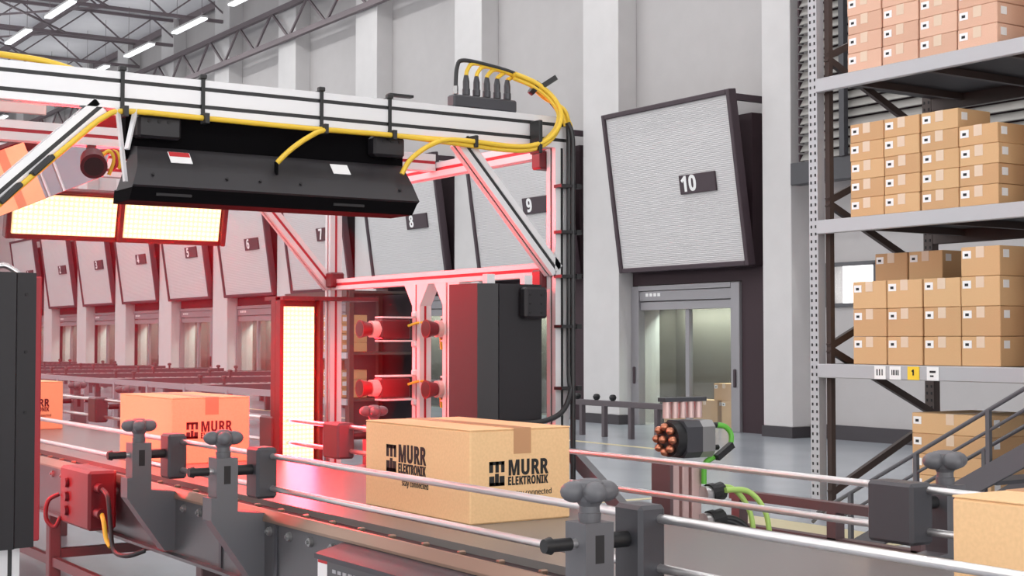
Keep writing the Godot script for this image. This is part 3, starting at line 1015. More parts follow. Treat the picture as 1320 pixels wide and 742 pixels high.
func gantry():
	var g = thing("scanner_gantry", "tall aluminium profile gantry straddling the conveyor with red lit inner frame", "gantry", Vector3.ZERO)
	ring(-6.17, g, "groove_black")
	ring(-8.79, g, "red_glow_and_cable")  # rear ring strips carry the red glow as colour
	var st = "red_glow_and_cable"
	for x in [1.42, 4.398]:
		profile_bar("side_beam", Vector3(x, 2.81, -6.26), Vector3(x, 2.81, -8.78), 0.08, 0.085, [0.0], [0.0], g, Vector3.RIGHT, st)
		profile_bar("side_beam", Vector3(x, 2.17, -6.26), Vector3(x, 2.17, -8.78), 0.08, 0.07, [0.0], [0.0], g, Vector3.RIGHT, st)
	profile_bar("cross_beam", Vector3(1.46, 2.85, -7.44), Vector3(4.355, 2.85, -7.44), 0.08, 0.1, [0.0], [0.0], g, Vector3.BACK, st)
	# uprights that carry the cameras
	for z in [-7.64, -7.28]:
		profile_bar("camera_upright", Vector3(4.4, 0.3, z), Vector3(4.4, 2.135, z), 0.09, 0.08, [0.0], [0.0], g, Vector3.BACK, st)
		for s in [-1.0, 1.0]:
			var k := MB.new()
			k.prism([Vector2(0, 0), Vector2(s * 0.1, 0), Vector2(0, -0.13)], Vector3(4.36, 2.135, z + s * 0.045), Vector3(0, 0, 1), Vector3.UP, Vector3(0.08, 0, 0))
			obj("gusset", k, M.aluminium, g)
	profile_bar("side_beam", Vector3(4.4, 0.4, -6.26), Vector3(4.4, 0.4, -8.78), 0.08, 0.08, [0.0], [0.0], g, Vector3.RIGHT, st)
	var br := MB.new()
	br.bar(Vector3(4.5, 1.2, -6.22), Vector3(4.5, 0.2, -4.5), 0.05, 0.07)
	obj("foot_brace", br, M.clamp_grey, g)
	# joint brackets
	for q in [Vector3(4.37, 2.2, -8.75), Vector3(4.37, 2.75, -6.3), Vector3(4.37, 2.12, -6.3)]:
		obj("joint_bracket", bx(q, Vector3(0.1, 0.1, 0.09), 0.01), M.red_plastic, g)

func led_panel(called: String, o: Vector3, ex: Vector3, ey: Vector3, w: float, h: float, parent: Node):
	# a flat panel with rows of lenses; o: lower left corner, the light leaves along ex x ey
	var n = ex.cross(ey).normalized()
	var f := MB.new()
	f.box(o + ex * (w / 2) + ey * (h / 2) - n * 0.01, Vector3(w, h, 0.02), 0.003, Basis(ex, ey, n))
	var p = obj(called, f, M.led_face, parent)
	var d := MB.new()
	var nx = int(round(w / 0.03))
	var ny = int(round(h / 0.03))
	for i in nx:
		for j in ny:
			d.cyl(o + ex * (w * (i + 0.5) / nx) + ey * (h * (j + 0.5) / ny), o + ex * (w * (i + 0.5) / nx) + ey * (h * (j + 0.5) / ny) + n * 0.008, 0.012, 0.006, 6)
	var q = obj("led_lens", d, M.led_dot, p)
	q.set_meta("kind", "stuff")

func sticker(parent: Node, o: Vector3, ex: Vector3, ey: Vector3, w: float, h: float, red := true):
	var n = ex.cross(ey).normalized()
	var b := MB.new()
	b.box(o + n * 0.002, Vector3(w, h, 0.003), 0.0, Basis(ex, ey, n))
	var s = obj("sticker", b, M.print_white, parent)
	if red:
		b = MB.new()
		b.box(o + n * 0.0035 + ey * h * 0.27, Vector3(w * 0.94, h * 0.4, 0.003), 0.0, Basis(ex, ey, n))
		obj("red_band", b, M.print_red, s)

func light_heads():
	# the black lamp housing under the front beam
	var x0 = 2.1
	var x1 = 3.45
	var h = thing("lamp_housing", "wide black lamp housing hanging under the front beam of the gantry", "light", Vector3.ZERO)
	var b := MB.new()
	b.span(Vector3(2.1, 2.6, -6.34), Vector3(3.5, 2.8, -6.27))
	obj("hanger_plate", b, M.housing_deep, h)
	b = MB.new()
	b.loft([[-6.27, 2.66, 2.13, 3.46], [-6.2, 2.65, 2.13, 3.46], [-6.11, 2.55, 2.1, 3.465], [-6.045, 2.465, 2.06, 3.468], [-6.06, 2.455, 2.06, 3.468], [-6.27, 2.455, 2.06, 3.468]])
	var hood = obj("hood", b, M.housing_black, h)
	b = MB.new()
	b.loft([[-6.055, 2.46, 2.062, 3.465], [-6.085, 2.4, 2.057, 3.45], [-6.3, 2.4, 2.057, 3.45], [-6.3, 2.46, 2.062, 3.465]])
	obj("lower_lip", b, M.housing_deep, h)
	b = MB.new()
	for x in [2.25, 3.1]: b.box(Vector3(x, 2.43, -6.068), Vector3(0.16, 0.012, 0.01))
	obj("vent_slot", b, M.hole_dark, h).set_meta("kind", "stuff")
	var e1 = Vector3(0, 0.1, -0.09).normalized()
	sticker(hood, Vector3(2.31, 2.605, -6.158), Vector3.RIGHT, e1, 0.1, 0.07)
	sticker(hood, Vector3(3.1, 2.605, -6.158), Vector3.RIGHT, e1, 0.09, 0.065, false)
	obj("seam", sp(Vector3(2.75, 2.555, -6.13), Vector3(2.76, 2.615, -6.108)), M.housing_deep, hood)
	b = MB.new()
	for x in [2.16, 2.5, 2.66, 2.86, 3.38]:
		b.cyl(Vector3(x, 2.515, -6.085), Vector3(x, 2.52, -6.077), 0.007, 0.007, 8)
	obj("screw_hole", b, M.hole_dark, hood).set_meta("kind", "stuff")
	for x in [[2.13, 2.33], [3.3, 3.47]]:
		var hb = obj("bracket_box", sp(Vector3(x[0], 2.69, -6.27), Vector3(x[1], 2.79, -6.19), 0.012), M.housing_black, h)
		b = MB.new()
		for k in 3: b.cyl(Vector3(x[0] + 0.05 + k * 0.045, 2.765, -6.192), Vector3(x[0] + 0.05 + k * 0.045, 2.765, -6.187), 0.009, 0.009, 8)
		obj("screw_hole", b, M.hole_dark, hb).set_meta("kind", "stuff")
	led_panel("led_panel", Vector3(x1 - 0.1, 2.5, -6.345), Vector3.LEFT, Vector3.UP, x1 - x0 - 0.2, 0.18, h)
	spot(Vector3(2.75, 2.58, -6.38), Vector3(3.3, 1.1, -8.9), 30.0, 12.0, h)
	# steel hanger strap at its left end
	var st := MB.new()
	for p in [[Vector3(2.02, 2.8, -6.14), Vector3(2.045, 2.48, -6.1)], [Vector3(2.1, 2.8, -6.14), Vector3(2.05, 2.62, -6.1)]]:
		st.bar(p[0], p[1], 0.02, 0.012)
	obj("hanger_strap", st, M.aluminium, h)
	# right side housing
	h = thing("lamp_housing", "upright black lamp housing on the right post of the gantry above the back rail", "light", Vector3.ZERO)
	b = MB.new()
	b.prism([Vector2(3.86, -6.42), Vector2(3.875, -6.17), Vector2(3.98, -6.14), Vector2(4.0, -6.16), Vector2(4.26, -6.16), Vector2(4.26, -6.42)], Vector3(0, 1.37, 0), Vector3.RIGHT, Vector3(0, 0, 1), Vector3(0, 0.715, 0))
	hood = obj("hood", b, M.housing_black, h)
	var hb2 = obj("bracket_box", sp(Vector3(4.12, 1.91, -6.16), Vector3(4.26, 2.07, -6.1), 0.012), M.housing_black, h)
	b = MB.new()
	for k in 6: b.cyl(Vector3(4.15 + (k % 2) * 0.07, 1.94 + (k / 2) * 0.045, -6.102), Vector3(4.15 + (k % 2) * 0.07, 1.94 + (k / 2) * 0.045, -6.096), 0.007, 0.007, 8)
	obj("screw_hole", b, M.hole_dark, hb2).set_meta("kind", "stuff")
	led_panel("led_panel", Vector3(4.24, 1.4, -6.425), Vector3.LEFT, Vector3.UP, 0.36, 0.66, h)
	spot(Vector3(4.02, 1.73, -6.47), Vector3(3.4, 1.2, -8.5), 34.0, 12.0, h)
	for x in [3.97, 4.2]:
		obj("hinge", sp(Vector3(x - 0.02, 2.085, -6.24), Vector3(x + 0.03, 2.135, -6.2)), M.aluminium, h)
	# left tower
	h = thing("lamp_housing", "black upright lamp tower at the left edge of the picture", "light", Vector3.ZERO)
	b = MB.new()
	b.prism([Vector2(1.3, -6.1), Vector2(1.6, -6.13), Vector2(1.61, -6.15), Vector2(1.69, -6.16), Vector2(1.73, -6.4), Vector2(1.3, -6.4)], Vector3(0, 0.94, 0), Vector3.RIGHT, Vector3(0, 0, 1), Vector3(0, 1.14, 0))
	hood = obj("hood", b, M.housing_black, h)
	b = MB.new()
	for y in [1.5, 1.75, 1.99]: b.cyl(Vector3(1.648, y, -6.156), Vector3(1.648, y, -6.148), 0.007, 0.007, 8)
	obj("screw_hole", b, M.hole_dark, hood).set_meta("kind", "stuff")
	obj("red_glow_edge", sp(Vector3(1.7, 0.95, -6.3), Vector3(1.742, 2.07, -6.26), 0.006), M.red_glow_and_cable, h)  # added strip, red glow on the tower edge put into its colour
	for x in [1.5, 1.62]:
		profile_bar("leg", Vector3(x, 0.0, -6.3), Vector3(x, 0.94, -6.3), 0.08, 0.08, [0.0], [0.0], h)
	b = MB.new()
	b.tube([Vector3(1.5, 2.08, -6.2), Vector3(1.56, 2.11, -6.18), Vector3(1.62, 2.075, -6.17)], 0.012, 8, 5)
	obj("eye_bolt", b, M.chrome, h)
	# back ring: bright bars that look at the viewer
	h = thing("led_bar", "wide glowing warm white lamp bar of two panels under the rear beam of the gantry", "light", Vector3.ZERO)
	var tilt = Basis(Vector3.RIGHT, deg_to_rad(14))
	var ey = tilt * Vector3.UP
	var n = Vector3.RIGHT.cross(ey)
	b = MB.new()
	b.box(Vector3(2.895, 2.555, -8.765), Vector3(1.36, 0.31, 0.05), 0.01, tilt)
	for x in [2.225, 2.895, 3.565]: b.box(Vector3(x, 2.555, -8.73), Vector3(0.03, 0.31, 0.08), 0.005, tilt)
	b.box(Vector3(2.895, 2.555, -8.73) + ey * 0.14, Vector3(1.38, 0.02, 0.12), 0.005, tilt)
	obj("lamp_frame", b, M.lamp_frame, h)
	for x in [2.25, 2.92]:
		led_panel("led_panel", Vector3(x, 2.555, -8.765) + n * 0.047 - ey * 0.12, Vector3.RIGHT, ey, 0.62, 0.24, h)
	area(Vector3(2.915, 2.53, -8.66), n, Vector2(1.3, 0.2), RED, 10.0, h)
	for x in [2.3, 3.45]:
		obj("hanger", sp(Vector3(x, 2.66, -8.83), Vector3(x + 0.05, 2.81, -8.8)), M.aluminium, h)
	h = thing("led_bar", "upright glowing warm white lamp panel beside the right post behind the back rails", "light", Vector3.ZERO)
	b = MB.new()
	b.span(Vector3(3.95, 0.98, -8.85), Vector3(4.26, 2.08, -8.77), 0.006)
	b.span(Vector3(3.95, 0.98, -8.77), Vector3(3.975, 2.08, -8.7))
	b.span(Vector3(4.235, 0.98, -8.77), Vector3(4.26, 2.08, -8.7))
	b.span(Vector3(3.95, 2.06, -8.95), Vector3(4.65, 2.085, -8.66))
	obj("lamp_frame", b, M.lamp_frame, h)
	led_panel("led_panel", Vector3(3.985, 1.0, -8.74), Vector3.RIGHT, Vector3.UP, 0.23, 1.02, h)
	area(Vector3(4.1, 1.5, -8.68), Vector3(-0.3, 0, 1), Vector2(0.2, 1.0), RED, 7.0, h)
	h = thing("led_bar", "upright lamp panel at the rear left post hidden behind the black tower", "light", Vector3.ZERO)
	b = MB.new()
	b.span(Vector3(1.5, 0.98, -8.9), Vector3(1.8, 2.08, -8.6), 0.006)
	obj("lamp_frame", b, M.lamp_frame, h)
	led_panel("led_panel", Vector3(1.812, 1.0, -8.635), Vector3(0, 0, -1), Vector3.UP, 0.23, 1.02, h)
	area(Vector3(1.87, 1.4, -8.75), Vector3(1, -0.3, -0.1), Vector2(0.2, 1.0), RED, 7.0, h)

func cameras():
	var n = 0
	for y in [1.865, 1.512]:
		for q in [[4.05, -7.72], [4.29, -7.35]]:
			var lab = "red lit machine vision camera on the %s upright, %s row" % [["left", "right"][n % 2], ["upper", "lower"][n / 2]]
			var c = thing("inspection_camera", lab, "camera", Vector3(q[0], y, q[1]), "cameras beside the belt")
			obj("body", bx(Vector3(0.19, 0, 0.0), Vector3(0.2, 0.12, 0.11), 0.01), M.camera_body, c)
			var b := MB.new()
			b.cyl(Vector3(0.1, 0, 0), Vector3(0.04, 0, 0), 0.05, 0.05, 18)
			obj("lens_ring", b, M.pink_steel, c)
			b = MB.new()
			b.cyl(Vector3(0.045, 0, 0), Vector3(-0.03, 0, 0), 0.036, 0.055, 18)
			obj("lens", b, M.red_plastic, c)
			b = MB.new()
			b.cyl(Vector3(-0.029, 0, 0), Vector3(-0.031, 0, 0), 0.045, 0.045, 18)
			obj("front_glass", b, M.lens_glass, c)
			b = MB.new()
			obj("mount_plate", sp(Vector3(0.1, 0.066, -0.05), Vector3(0.34, 0.076, 0.05)), M.aluminium, c)
			obj("mount_plate", sp(Vector3(0.1, -0.076, -0.05), Vector3(0.34, -0.066, 0.05)), M.aluminium, c)
			for sy in [-0.09, 0.09]:
				b = MB.new()
				b.lathe([[0.02, -0.02], [0.026, -0.01], [0.026, 0.01], [0.02, 0.02]], Vector3(0.32, sy, 0.06), 12)
				obj("clamp_knob", b, M.aluminium, c)
			b = MB.new()
			b.tube([Vector3(0.27, 0.02, 0.055), Vector3(0.33, 0.04, 0.13), Vector3(0.42, -0.01, 0.16), Vector3(0.46, -0.12, 0.13)], 0.008)
			obj("cable", b, M.yellow_cable, c)
			n += 1
	# mirror at the top left
	var m = thing("tilted_mirror", "tilted mirror under the gantry roof reflecting the belt below", "mirror", Vector3(2.2, 2.74, -7.98))
	var mz = Vector3(0.43, -0.73, 0.53).normalized()
	var mx = Vector3(0.9, 0.4, -0.18)
	mx = (mx - mz * mx.dot(mz)).normalized()
	var bs = Basis(mx, mz.cross(mx), mz)
	var b2 := MB.new()
	b2.box(Vector3.ZERO, Vector3(0.95, 0.62, 0.02), 0.0, bs)
	obj("backing", b2, M.red_plastic, m)
	b2 = MB.new()
	b2.box(bs * Vector3(0, 0, 0.012), Vector3(0.93, 0.6, 0.004), 0.0, bs)
	obj("glass", b2, M.mirror_glass, m)
	# round sensor under the middle beam
	var rs = thing("ring_sensor", "small round red sensor with cables hanging under the middle beam by the mirror", "sensor", Vector3(2.3, 2.7, -7.36))
	b2 = MB.new()
	b2.cyl(Vector3(0, 0.03, -0.02), Vector3(-0.02, -0.02, 0.07), 0.06, 0.068, 20)
	obj("body", b2, M.camera_body, rs)
	b2 = MB.new()
	b2.cyl(Vector3(-0.02, -0.02, 0.07), Vector3(-0.021, -0.022, 0.074), 0.05, 0.05, 20)
	obj("front_glass", b2, M.lens_glass, rs)
	obj("stem", sp(Vector3(-0.02, 0.03, -0.06), Vector3(0.02, 0.1, -0.02)), M.red_plastic, rs)
	for k in 4:
		b2 = MB.new()
		b2.tube([Vector3(0.02, 0.02 + 0.015 * k, 0.0), Vector3(0.07 + 0.02 * k, 0.07, 0.02), Vector3(0.1 + 0.015 * k, 0.03 - 0.02 * k, 0.02), Vector3(0.08 + 0.02 * k, -0.05 + 0.03 * k, 0.0)], 0.01)
		obj("cable", b2, M.red_glow_and_cable if k % 2 else M.yellow_cable, rs)
	# sign plate on the middle beam
	var sg = thing("name_plate", "pale plate with stamped rows on the middle beam at the upper left", "plate", Vector3(1.9, 2.93, -7.3))
	obj("plate", bx(Vector3(-0.03, 0.045, 0), Vector3(0.34, 0.11, 0.02), 0.004), M.pink_steel, sg)

func cables():
	var zf = -6.14
	# one cable runs down the left brace, two more join it along the beam, all sweep up to the plugs at the right
	var tail = [Vector3(3.8, 2.79, zf), Vector3(4.06, 2.782, zf + 0.01), Vector3(4.2, 2.805, zf + 0.03), Vector3(4.29, 2.87, zf + 0.04), Vector3(4.335, 2.96, zf + 0.03), Vector3(4.31, 3.05, zf), Vector3(4.22, 3.125, zf - 0.03), Vector3(4.1, 3.165, zf - 0.05)]
	var starts = [[Vector3(1.02, 1.87, zf), Vector3(1.34, 2.18, zf), Vector3(1.6, 2.425, zf), Vector3(1.84, 2.65, zf), Vector3(1.96, 2.755, zf), Vector3(2.06, 2.79, zf), Vector3(2.4, 2.79, zf), Vector3(2.9, 2.786, zf), Vector3(3.4, 2.788, zf)],
		[Vector3(2.755, 2.63, zf + 0.02), Vector3(2.81, 2.69, zf + 0.04), Vector3(2.9, 2.755, zf + 0.04), Vector3(3.0, 2.8, zf + 0.01), Vector3(3.15, 2.806, zf), Vector3(3.4, 2.806, zf)],
		[Vector3(3.41, 2.6, zf), Vector3(3.45, 2.67, zf + 0.01), Vector3(3.54, 2.74, zf + 0.02), Vector3(3.66, 2.785, zf)]]
	var say = ["long yellow cable running down the left brace and under the whole gantry beam", "yellow cable rising from the middle of the lamp housing and running to the plugs", "yellow cable rising from the right end of the lamp housing and running to plugs"]
	for k in 3:
		var o = [Vector3.ZERO, Vector3(0, -0.02, 0.01), Vector3(0, 0.0, 0.024)][k]
		var pts = []
		for p in starts[k] + tail: pts.append(p + o)
		var b := MB.new()
		b.tube(pts, 0.0125, 8, 5)
		tag(obj("yellow_cable", b, M.yellow_cable), say[k], "cable", "yellow cables on the gantry")
	var lb := MB.new()
	lb.tube([Vector3(1.3, 2.97, -6.25), Vector3(1.45, 2.998, -6.24), Vector3(1.6, 2.998, -6.24), Vector3(1.74, 2.985, -6.22), Vector3(1.86, 2.955, -6.2)], 0.014)
	tag(obj("yellow_cable", lb, M.yellow_cable), "orange yellow cable lying on top of the gantry beam at the left edge", "cable", "yellow cables on the gantry")
	# distribution block with five plugs on the beam
	var d = thing("distribution_block", "black cable distribution block with plugs on top of the gantry beam", "connector", Vector3(3.93, 2.966, -6.21))
	var dp := MB.new()
	dp.box(Vector3(0, 0.032, 0), Vector3(0.38, 0.064, 0.07), 0.008)
	obj("block", dp, M.clamp_dark, d)
	for k in 6:
		var st = Vector3(-0.16 + k * 0.062, 0.07, 0)
		var b := MB.new()
		if k > 0:
			b.lathe([[0.02, 0.0], [0.02, 0.03], [0.017, 0.035], [0.017, 0.07], [0.011, 0.1]], st, 12)
			obj("plug", b, M.clamp_dark, d)
		else:
			b.cyl(st, st + Vector3(0, 0.04, 0), 0.014, 0.014, 10)
			obj("plug", b, M.grey_metal, d)
		b = MB.new()
		var r = 0.006 * k
		b.tube([st + Vector3(0, 0.1 if k else 0.04, 0), st + Vector3(0.008, 0.135 - r, 0), st + Vector3(0.045, 0.175 - r * 1.6, 0.0), Vector3(0.04 + k * 0.03, 0.232 - r * 1.2, 0.01), Vector3(0.2 + k * 0.012, 0.2 - r, 0.02), Vector3(0.34 + 0.004 * k, 0.125 - r, 0.03), Vector3(0.44 + 0.006 * (k % 3), 0.035, 0.04 + 0.008 * k), Vector3(0.505 - 0.012 * (k % 4), -0.05, 0.07)], 0.011, 8, 7)
		obj("plug_cable", b, M.black_cable if k == 0 else M.yellow_cable, d)
	# dark cable bundle down the right post
	for k in 3:
		var b := MB.new()
		var dx = 4.425 + 0.012 * (k - 1)
		var dz = -6.13 + 0.018 * (k % 2)
		var pts = [Vector3(4.4, 2.93, -6.12), Vector3(dx, 2.84, dz), Vector3(dx, 2.5, dz), Vector3(dx, 2.0, dz), Vector3(dx, 1.62, dz)]
		if k == 0: pts.append_array([Vector3(4.4, 1.53, -6.1), Vector3(4.33, 1.43, -6.08), Vector3(4.2, 1.385, -6.08), Vector3(4.0, 1.38, -6.1)])
		else: pts.append(Vector3(dx, 0.3, dz))
		b.tube(pts, 0.014, 8, 5)
		tag(obj("black_cable", b, M.black_cable), ["black cable curving from the right post to the foot of the upright lamp housing", "straight black cable strapped to the right post, inner one", "straight black cable strapped to the right post, outer one"][k], "cable", "black cables on the right post")
	# cable ties
	var n = 0
	for x in [2.05, 2.418, 3.005, 3.37]:
		var b := MB.new()
		b.span(Vector3(x - 0.008, 2.765, -6.168), Vector3(x + 0.008, 2.975, -6.16))
		b.span(Vector3(x - 0.008, 2.968, -6.27), Vector3(x + 0.008, 2.976, -6.16))
		b.span(Vector3(x - 0.01, 2.765, -6.168), Vector3(x + 0.01, 2.81, -6.108))
		b.box(Vector3(x, 2.98, -6.17), Vector3(0.032, 0.022, 0.03), 0.004)
		if n == 3: b.span(Vector3(x, 2.985, -6.2), Vector3(x + 0.13, 2.997, -6.16))
		tag(obj("cable_tie", b, M.rubber_black), "black cable tie round the front gantry beam, %s from the left" % ORD[n], "cable tie", "black cable ties on the gantry beam")
		n += 1
	for q in [[Vector3(3.83, 2.79, -6.135), Vector3(0.02, 0.06, 0.07)], [Vector3(4.2, 2.84, -6.12), Vector3(0.022, 0.17, 0.09)], [Vector3(1.7, 2.53, -6.135), Vector3(0.022, 0.12, 0.06)], [Vector3(1.57, 2.405, -6.135), Vector3(0.022, 0.12, 0.06)]]:
		var b := MB.new()
		b.box(q[0], q[1], 0.004, Basis() if n < 6 else Basis(Vector3(0, 0, 1), deg_to_rad(-45)))
		tag(obj("cable_tie", b, M.rubber_black), ["small black tie round the yellow cables above the right brace", "black tie at the right end of the beam below the plugs", "upper black tie on the left brace", "lower black tie on the left brace"][n - 4], "cable tie", "black cable ties on the gantry")
		n += 1
	for y in [2.6, 2.36, 2.13, 1.87, 1.55]:
		var b := MB.new()
		b.span(Vector3(4.345, y - 0.008, -6.17), Vector3(4.45, y + 0.008, -6.1))
		b.box(Vector3(4.455, y, -6.11), Vector3(0.03, 0.025, 0.03))
		tag(obj("cable_tie", b, M.rubber_black), "black cable tie round the right gantry post, %s from the top" % ORD[n - 8], "cable tie", "black cable ties on the right post")
		n += 1
	var tb := MB.new()
	tb.bar(Vector3(4.25, 3.11, -6.14), Vector3(4.3, 3.155, -6.08), 0.014, 0.025)
	tb.cyl(Vector3(4.225, 3.115, -6.19), Vector3(4.245, 3.1, -6.185), 0.042, 0.042, 12)
	tag(obj("cable_tie", tb, M.rubber_black), "black tie gathering the arched yellow cables beside the plugs", "cable tie", "black cable ties on the gantry")

func sensors():
	# cylinder drive with copper lenses on a post behind the back rails
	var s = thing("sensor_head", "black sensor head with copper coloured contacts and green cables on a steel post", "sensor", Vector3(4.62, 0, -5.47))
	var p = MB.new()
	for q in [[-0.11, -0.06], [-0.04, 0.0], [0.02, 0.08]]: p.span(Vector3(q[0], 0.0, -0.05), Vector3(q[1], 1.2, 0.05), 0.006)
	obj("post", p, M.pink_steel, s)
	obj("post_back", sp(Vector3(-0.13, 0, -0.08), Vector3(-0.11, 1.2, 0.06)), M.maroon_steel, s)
	var tp := MB.new()
	for k in 5: tp.cyl(Vector3(-0.1 + k * 0.05, 1.42, 0.0), Vector3(-0.1 + k * 0.05, 1.5, 0.0), 0.02, 0.02, 12)
	obj("top_contact", tp, M.pink_steel, s)
	obj("top_cap", bx(Vector3(0, 1.51, 0), Vector3(0.26, 0.02, 0.06)), M.clamp_dark, s)
	var bd := MB.new()
	bd.prism([Vector2(-0.085, -0.06), Vector2(-0.06, -0.09), Vector2(0.06, -0.09), Vector2(0.085, -0.06), Vector2(0.085, 0.06), Vector2(0.06, 0.09), Vector2(-0.06, 0.09), Vector2(-0.085, 0.06)], Vector3(-0.06, 1.32, 0.02), Vector3(0, 0, 1), Vector3.UP, Vector3(0.1, 0, 0))
	obj("body", bd, M.clamp_dark, s)
	bd = MB.new()
	bd.prism([Vector2(-0.085, -0.06), Vector2(-0.06, -0.09), Vector2(0.06, -0.09), Vector2(0.085, -0.06), Vector2(0.085, 0.06), Vector2(0.06, 0.09), Vector2(-0.06, 0.09), Vector2(-0.085, 0.06)], Vector3(0.04, 1.32, 0.02), Vector3(0, 0, 1), Vector3.UP, Vector3(0.08, 0, 0))
	obj("end_housing", bd, M.grey_metal, s)
	bd = MB.new()
	bd.cyl(Vector3(-0.06, 1.32, 0.02), Vector3(-0.11, 1.32, 0.02), 0.09, 0.085, 20)
	obj("flange", bd, M.rubber_black, s)
	for k in 9:
		var a = TAU * k / 8.0
		var c = Vector3(-0.13, 1.32 + 0.06 * sin(a), 0.02 + 0.06 * cos(a)) if k < 8 else Vector3(-0.14, 1.32, 0.02)
		bd = MB.new()
		bd.ball(c, Vector3(0.022, 0.02, 0.02), Basis(), 12, 8)
		obj("contact", bd, M.copper, s)
	for y in [1.38, 1.27]:
		bd = MB.new()
		bd.cyl(Vector3(0.12, y, 0.02), Vector3(0.15, y, 0.02), 0.022, 0.022, 12)
		obj("socket", bd, M.chrome, s)
		bd = MB.new()
		bd.cyl(Vector3(0.15, y, 0.02), Vector3(0.21, y, 0.02), 0.014, 0.014, 10)
		obj("plug", bd, M.rubber_black, s)
	bd = MB.new()
	bd.tube([Vector3(0.2, 1.38, 0.02), Vector3(0.25, 1.37, 0.03), Vector3(0.28, 1.33, 0.04), Vector3(0.26, 1.27, 0.05), Vector3(0.2, 1.24, 0.06), Vector3(0.12, 1.22, 0.07), Vector3(0.08, 1.19, 0.07), Vector3(0.075, 1.1, 0.07)], 0.014)
	obj("cable", bd, M.green_cable, s)
	bd = MB.new()
	bd.bar(Vector3(0.24, 1.285, 0.09), Vector3(0.14, 1.225, 0.09), 0.03, 0.03)
	obj("cable_sleeve", bd, M.rubber_black, s)
	# plugs lower on the post
	for q in [[1.05, 0], [0.92, 1]]:
		bd = MB.new()
		bd.cyl(Vector3(0.06, q[0], 0.08), Vector3(0.11, q[0], 0.08), 0.04, 0.04, 14)
		obj("socket", bd, M.chrome, s)
		bd = MB.new()
		bd.lathe([[0.05, 0.0], [0.05, 0.03], [0.042, 0.035], [0.045, 0.08], [0.02, 0.1]], Vector3(0.1, q[0], 0.08), 14, 0, 0.0, Basis(Vector3(0, 0, 1), -PI / 2 * 0.9))
		obj("plug", bd, M.rubber_black, s)
	for k in 2:
		bd = MB.new()
		var o = Vector3(0.0, -0.01 * k, 0.05 * k)
		bd.tube([Vector3(0.16, 1.08, 0.08) + o, Vector3(0.24 + 0.05 * k, 1.07, 0.09) + o, Vector3(0.3 + 0.06 * k, 1.0, 0.12) + o, Vector3(0.33 + 0.06 * k, 0.88, 0.14) + o, Vector3(0.34 + 0.06 * k, 0.6, 0.14) + o], 0.014)
		obj("cable", bd, M.lime_cable, s)
	for k in 2:
		bd = MB.new()
		bd.tube([Vector3(0.18, 0.93 - 0.01 * k, 0.08), Vector3(0.25, 0.92 - 0.02 * k, 0.1), Vector3(0.31, 0.87 - 0.02 * k, 0.12), Vector3(0.34, 0.75, 0.12), Vector3(0.35, 0.4, 0.12)], 0.016)
		obj("cable", bd, M.black_cable, s)
	# red box on the near side of the conveyor
	var c = thing("junction_box", "red lit junction box with plugs and looped cable on the near side of the conveyor", "junction box", Vector3(2.56, 0.74, -8.3))
	obj("body", sp(Vector3(-0.06, 0.0, -0.27), Vector3(0.1, 0.33, 0.27), 0.015), M.red_plastic, c)
	for k in 3:
		bd = MB.new()
		bd.cyl(Vector3(-0.06, 0.08 + 0.08 * k, -0.12), Vector3(-0.08, 0.08 + 0.08 * k, -0.12), 0.03, 0.026, 14)
		obj("button", bd, M.camera_body, c)
	bd = MB.new()
	bd.cyl(Vector3(-0.01, 0.1, 0.27), Vector3(-0.01, 0.1, 0.36), 0.03, 0.03, 14)
	obj("plug", bd, M.camera_body, c)
	bd = MB.new()
	bd.cyl(Vector3(-0.01, 0.24, 0.27), Vector3(-0.01, 0.24, 0.35), 0.026, 0.026, 14)
	obj("plug", bd, M.camera_body, c)
	bd = MB.new()
	bd.tube([Vector3(-0.01, 0.24, 0.34), Vector3(-0.01, 0.2, 0.45), Vector3(-0.01, 0.05, 0.5), Vector3(-0.01, -0.07, 0.56), Vector3(0.02, -0.09, 0.68), Vector3(0.1, -0.06, 0.74)], 0.013)
	obj("cable", bd, M.black_cable, c)
	bd = MB.new()
	bd.tube([Vector3(-0.01, 0.1, 0.35), Vector3(-0.02, 0.06, 0.42), Vector3(-0.02, -0.02, 0.46), Vector3(-0.01, -0.06, 0.5)], 0.013)
	obj("cable", bd, M.yellow_cable, c)
	bd = MB.new()
	bd.tube([Vector3(-0.06, 0.16, -0.28), Vector3(-0.12, 0.12, -0.3), Vector3(-0.13, 0.02, -0.3), Vector3(-0.09, -0.03, -0.27), Vector3(-0.06, 0.03, -0.25)], 0.013)
	obj("cable", bd, M.red_plastic, c)

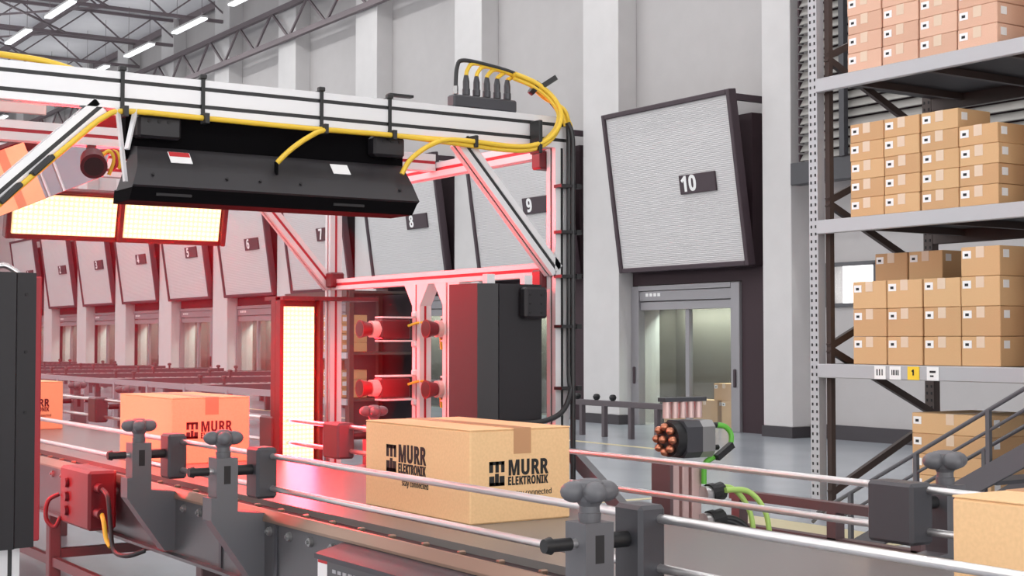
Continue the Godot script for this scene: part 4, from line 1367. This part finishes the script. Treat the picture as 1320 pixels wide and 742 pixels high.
func far_machines():
	# guard barrier before dock doors nine and ten
	var b = thing("guard_barrier", "low grey guard barrier on posts in front of dock door 10", "barrier", Vector3(16.4, 0, -21.9))
	obj("top_rail", bx(Vector3(0, 0.62, 0.2), Vector3(0.07, 0.11, 3.6), 0.01), M.machine_dark, b)
	for z in [-1.4, -0.45, 0.25, 1.05, 1.8]:
		obj("post", sp(Vector3(-0.045, 0.0, z - 0.045), Vector3(0.045, 0.57, z + 0.045), 0.006), M.machine_dark, b)
	for z in [-0.6, 0.0, 0.5]:
		var k := MB.new()
		k.lathe([[0.03, 0.67], [0.06, 0.7], [0.07, 0.74], [0.05, 0.78], [0.02, 0.79]], Vector3(0, 0, z), 12)
		obj("knob", k, M.rubber_black, b)
	# roller conveyors that run to the dock doors
	var proto: Node3D
	for k in range(3, 11):
		var no = 12 - k
		var at = Vector3(10.6, 0, door_z(k))
		var label = "low roller conveyor on legs leading to the %s dock door from the rack" % ORD[k - 2]
		if proto == null:
			proto = thing("roller_conveyor", label, "conveyor", at, "roller conveyors before the dock doors")
			for z in [-0.65, 0.65]:
				obj("side_rail", sp(Vector3(0, 0.72, z - 0.04), Vector3(7.4, 0.9, z + 0.04)), M.machine_dark, proto)
				for q in 4:
					obj("leg", sp(Vector3(0.3 + q * 2.2, 0, z - 0.05), Vector3(0.42 + q * 2.2, 0.72, z + 0.05)), M.machine_dark, proto)
				for q in 3:
					var m := MB.new()
					m.lathe([[0.03, 0.9], [0.03, 1.0], [0.06, 1.01], [0.06, 1.06], [0.03, 1.08]], Vector3(0.8 + q * 2.4, 0, z), 10)
					obj("stop_knob", m, M.maroon_steel, proto)
			var r := MB.new()
			for q in 40: r.cyl(Vector3(0.1 + q * 0.185, 0.84, -0.6), Vector3(0.1 + q * 0.185, 0.84, 0.6), 0.05, 0.05, 8, false)
			obj("roller", r, M.grey_metal, proto).set_meta("kind", "stuff")
		else:
			again(proto, label).position = at
	var gr = thing("guide_fence", "long grey guide fence running past the ends of the roller conveyors", "fence", Vector3(9.6, 0, -34))
	for y in [0.55, 0.95]:
		obj("rail", bx(Vector3(0, y, 0), Vector3(0.08, 0.1, 26.0)), M.door_steel, gr)
	for k in 14:
		obj("post", sp(Vector3(-0.05, 0, -12.9 + k * 1.97), Vector3(0.05, 0.95, -12.8 + k * 1.97)), M.door_steel, gr)
	# low dark frame to the right behind the back rails
	var lf = thing("support_frame", "low maroon steel frame on the floor behind the back rails at the right", "frame", Vector3(5.2, 0, -5.0))
	for y in [0.97, 0.8]:
		obj("rail", sp(Vector3(-0.03, y, -0.75), Vector3(0.03, y + 0.045, 0.55)), M.maroon_steel, lf)
	for z in [-0.7, -0.02, 0.5]:
		obj("post", sp(Vector3(-0.03, 0, z - 0.03), Vector3(0.03, 0.97, z + 0.03)), M.maroon_steel, lf)

func haze():
	var f := FogVolume.new()  # red tinted fog added to imitate the red glow in the tunnel
	f.name = "red_glow_haze"
	f.shape = RenderingServer.FOG_VOLUME_SHAPE_ELLIPSOID
	f.size = Vector3(4.2, 3.4, 9.0)
	f.position = Vector3(3.0, 1.7, -11.2)
	var m := FogMaterial.new()
	m.resource_name = "red_glow_mist"
	m.density = 0.02
	m.albedo = Color(1.0, 0.12, 0.3)
	f.material = m
	add_child(f)
	tag(f, "red tinted haze volume added to give the scanner gantry its red glow", "haze", "", "stuff")

func _ready():
	materials()
	set_the_stage()
	hall()
	ceiling_lights()
	docks()
	bay_cartons()
	rack()
	conveyor()
	gantry()
	light_heads()
	boxes_on_belt()
	stairs()
	far_machines()
	cameras()
	sensors()
	cables()
	haze()
